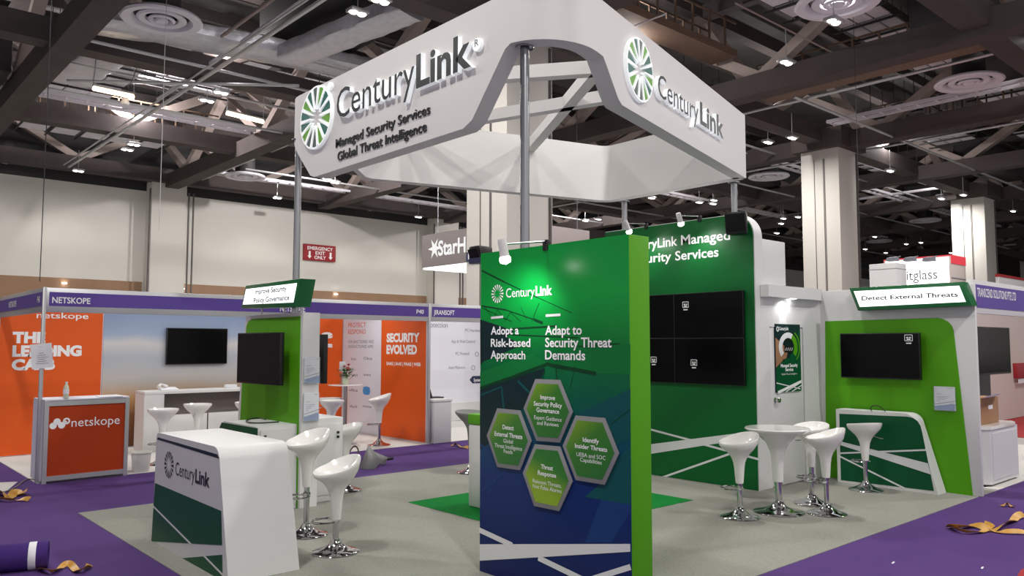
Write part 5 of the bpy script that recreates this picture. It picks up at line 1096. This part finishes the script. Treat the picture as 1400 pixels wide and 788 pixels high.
MB().box((25.84, B2.y-0.02, B2.z-0.22), (27.02, A.y+0.02, B2.z+0.04)).build('red_cap', M['lightbox_red'], ls); MB().box((25.78, B2.y-0.02, 3.12), (27.02, B2.y+0.75, 3.28)).build('red_shelf', M['lightbox_red'], ls)
for z in (3.55, 3.75): MB().box((25.83, B2.y-0.012, z), (27.0, B2.y, z+0.03)).build('grey_stripe', M['print_grey'], ls)
m = MB().use(M['print_grey']); a, b = pt(1231, 384, X=25.79), pt(1281.5, 379.5, X=25.79); text(m, 'bitglass', (25.79, a.y, (a.z+b.z)/2-0.02), (0, -1, 0), ZV, a.y-b.y, 0.30, 0.0); m.build('lettering', None, ls)
for x in (1220, 1244, 1270):
    p = pt(x, 355, X=25.2); t = thing('sign_lamp', 'flat floodlight on an arm before the white and red lit sign', 'lamp', p, 0, 'floodlights of the lit sign')
    MB().hexa([p+Vector(v) for v in ((-0.15, -0.15, -0.05), (0.15, -0.15, -0.05), (0.15, 0.15, -0.05), (-0.15, 0.15, -0.05), (-0.12, -0.12, 0.05), (0.18, -0.12, 0.1), (0.18, 0.12, 0.1), (-0.12, 0.12, 0.05))]).build('lamp_head', M['print_grey'], t); MB().tube((p+Vector((0.1, 0, 0.05)), p+Vector((0.6, 0, 0.15))), 0.02, 6).build('arm', M['print_grey'], t)
wp = thing('booth_fascia', 'white and red fascia low beyond the far column at the right edge', 'fascia', (20, 9, 2)); a = pt(1366, 377, Y=8.0)
MB().box((a.x, 8.0, a.z-0.9), (a.x+8, 8.1, a.z-0.03)).build('white_board', M['white_laminate'], wp); MB().box((a.x-0.02, 7.99, a.z-0.03), (a.x+8, 8.1, a.z+0.05)).build('red_edge', M['red_carpet'], wp)
# ------------------------------------------------------------------ things lying on the floor
def ribbon(label, pts, w_=0.035, h0=0.006, m='strap', name='packing_strap', wig=0.004):
    g = [pt(*p, Z=0.0) for p in pts]; fine = []
    for i in range(len(g)-1):
        p0, p1, p2, p3 = g[max(i-1, 0)], g[i], g[i+1], g[min(i+2, len(g)-1)]
        for k in range(8):
            t = k/8; fine.append(0.5*((2*p1)+(p2-p0)*t+(2*p0-5*p1+4*p2-p3)*t*t+(3*p1-p0-3*p2+p3)*t**3))
    fine.append(g[-1]); rows = []
    for i, p in enumerate(fine):
        d = (fine[min(i+1, len(fine)-1)]-fine[max(i-1, 0)]).normalized(); s = d.cross(ZV); s.normalize(); tw_ = math.sin(i*0.21)*0.75; z = h0 + 0.5*w_*abs(math.sin(tw_)) + 0.004 + wig*(1+math.sin(i*0.4))
        e = (s*math.cos(tw_)+ZV*math.sin(tw_))*w_/2; q = Vector((p.x, p.y, z)); nn = Vector((0, 0, 0.0015)); rows.append([q-e, q+e, q+e+nn, q-e+nn])
    return tag(MB().quadsurf(rows, True, True, True).build(name, M[m]), label, 'strap')
ribbon('yellow packing strap twisted on the purple floor at right', [(1297, 723), (1310, 726), (1330, 722), (1345, 726), (1362, 727), (1378, 719), (1390, 711), (1402, 709)], 0.07)
ribbon('second loop of yellow packing strap beside the long one at right', [(1300, 725), (1318, 731), (1345, 729), (1357, 722), (1352, 718), (1350, 725), (1372, 731), (1402, 732)], 0.05)
ribbon('yellow strap heap on the purple floor at the left edge', [(-6, 676), (6, 680), (14, 683), (22, 678), (30, 679), (34, 676)], 0.09); ribbon('flat brown strap end on the purple floor at the left edge', [(-6, 685), (10, 687), (26, 686), (40, 687)], 0.06)
ribbon('yellow strap curling on the floor beside the carpet roll', [(54, 781), (70, 787), (84, 779), (96, 777), (108, 785), (118, 781), (122, 777)], 0.05)
ribbon('small yellow strap scrap on the far purple aisle left of the tall panel', [(617, 611), (624, 610), (632, 613), (640, 615)], 0.06); ribbon('short brown strap scrap on the purple floor at right', [(1370, 694), (1378, 693), (1385, 695)], 0.05)
rd = Vector((0.958, -0.285, 0)); re = Vector((1.53, 7.17, 0.105))
ro = thing('carpet_roll', 'rolled-up purple carpet lying at the lower left corner', 'carpet roll', (1.3, 7.3, 0))
MB().lathe(((0.045, 0.0), (0.098, 0.0), (0.103, 0.01), (0.103, 0.41), (0.1, 0.42), (0.045, 0.42), (0.045, 0.0)), 28, re-rd*0.42, rd).build('roll', M['carpet_roll'], ro)
MB().lathe(((0.1035, 0.0), (0.1045, 0.002), (0.1045, 0.05), (0.1035, 0.052)), 28, re-rd*0.13, rd).build('tape_band', M['paper'], ro)
# grey sheet bent on the floor with cables
g = pt(512, 640, Z=0); gs = thing('bent_sheet', 'grey plastic sheet bent into a cone on the purple floor behind the stools', 'sheet', (g.x, g.y, 0))
P_ = lambda x, y, d: pt(x, y, P=g+fw*d, N=fw)
tip = P_(503, 610, 0.1); pts_ = [P_(491, 645, -0.1), P_(513, 648, -0.15), P_(517, 628, 0.0), P_(531, 626, 0.3), P_(526, 638, 0.25)]
m = MB(); rows = [[tip+Vector((0, 0, 0.0)), pts_[0]], [tip+Vector((0.01, 0, 0.01)), P_(502, 645, -0.2)], [tip+Vector((0.03, 0, 0)), pts_[1]], [P_(508, 614, 0.1), P_(519, 634, 0.1)], [P_(512, 618, 0.2), pts_[4]], [P_(515, 620, 0.35), pts_[3]]]
for r in rows:
    for v in r: v.z = max(v.z, 0.008)
m.quadsurf(rows); ob = m.build('sheet', M['grey_sheet'], gs); md = ob.modifiers.new('s', 'SOLIDIFY'); md.thickness = 0.006
a, b = P_(529, 628, 0.3), P_(537, 627, 0.35); MB().tube((a, b), 0.022, 10).build('dark_tube', M['black_plastic'], gs)
F0 = lambda x, y, z=0.012: (pt(x, y, Z=0).x, pt(x, y, Z=0).y, z)
cable('tangle of black cable on the floor right of the white cabinet', [F0(464, 637), F0(472, 634), F0(478, 626, .1), F0(484, 622, .16), F0(491, 623, .1), F0(489, 630), F0(478, 633), F0(470, 636), F0(482, 632), F0(494, 636)], 0.012)
cable('grey power cable running from the corner post to the left edge', [F0(44, 657), F0(38, 656), F0(32, 659), F0(25, 666), F0(14, 672), F0(4, 675), F0(-6, 676)], 0.008, 'shelf_dark')
for (x, y, lb) in ((1343, 778, 'bright white paper scrap on the purple floor at lower right'), (1221, 771, 'tiny pale paper scrap on the purple floor, left of the bright one')):
    p = pt(x, y, Z=0); tag(MB().hexa([p+Vector(v) for v in ((-0.02, -0.008, 0.002), (0.022, -0.004, 0.002), (0.018, 0.008, 0.002), (-0.018, 0.006, 0.002), (-0.02, -0.008, 0.006), (0.022, -0.004, 0.014), (0.018, 0.008, 0.01), (-0.018, 0.006, 0.006))]).build('paper_scrap', M['paper']), lb, 'scrap')
p = pt(1401, 786, Z=0); tag(MB().prism([pt(1391, 789, Z=0.002), pt(1396, 781, Z=0.002), pt(1408, 777, Z=0.002), pt(1412, 800, Z=0.002), pt(1394, 800, Z=0.002)], (0, 0, 0.01)).build('red_cloth', M['red_carpet']), 'corner of something red on the floor at the lower right corner', 'cloth')
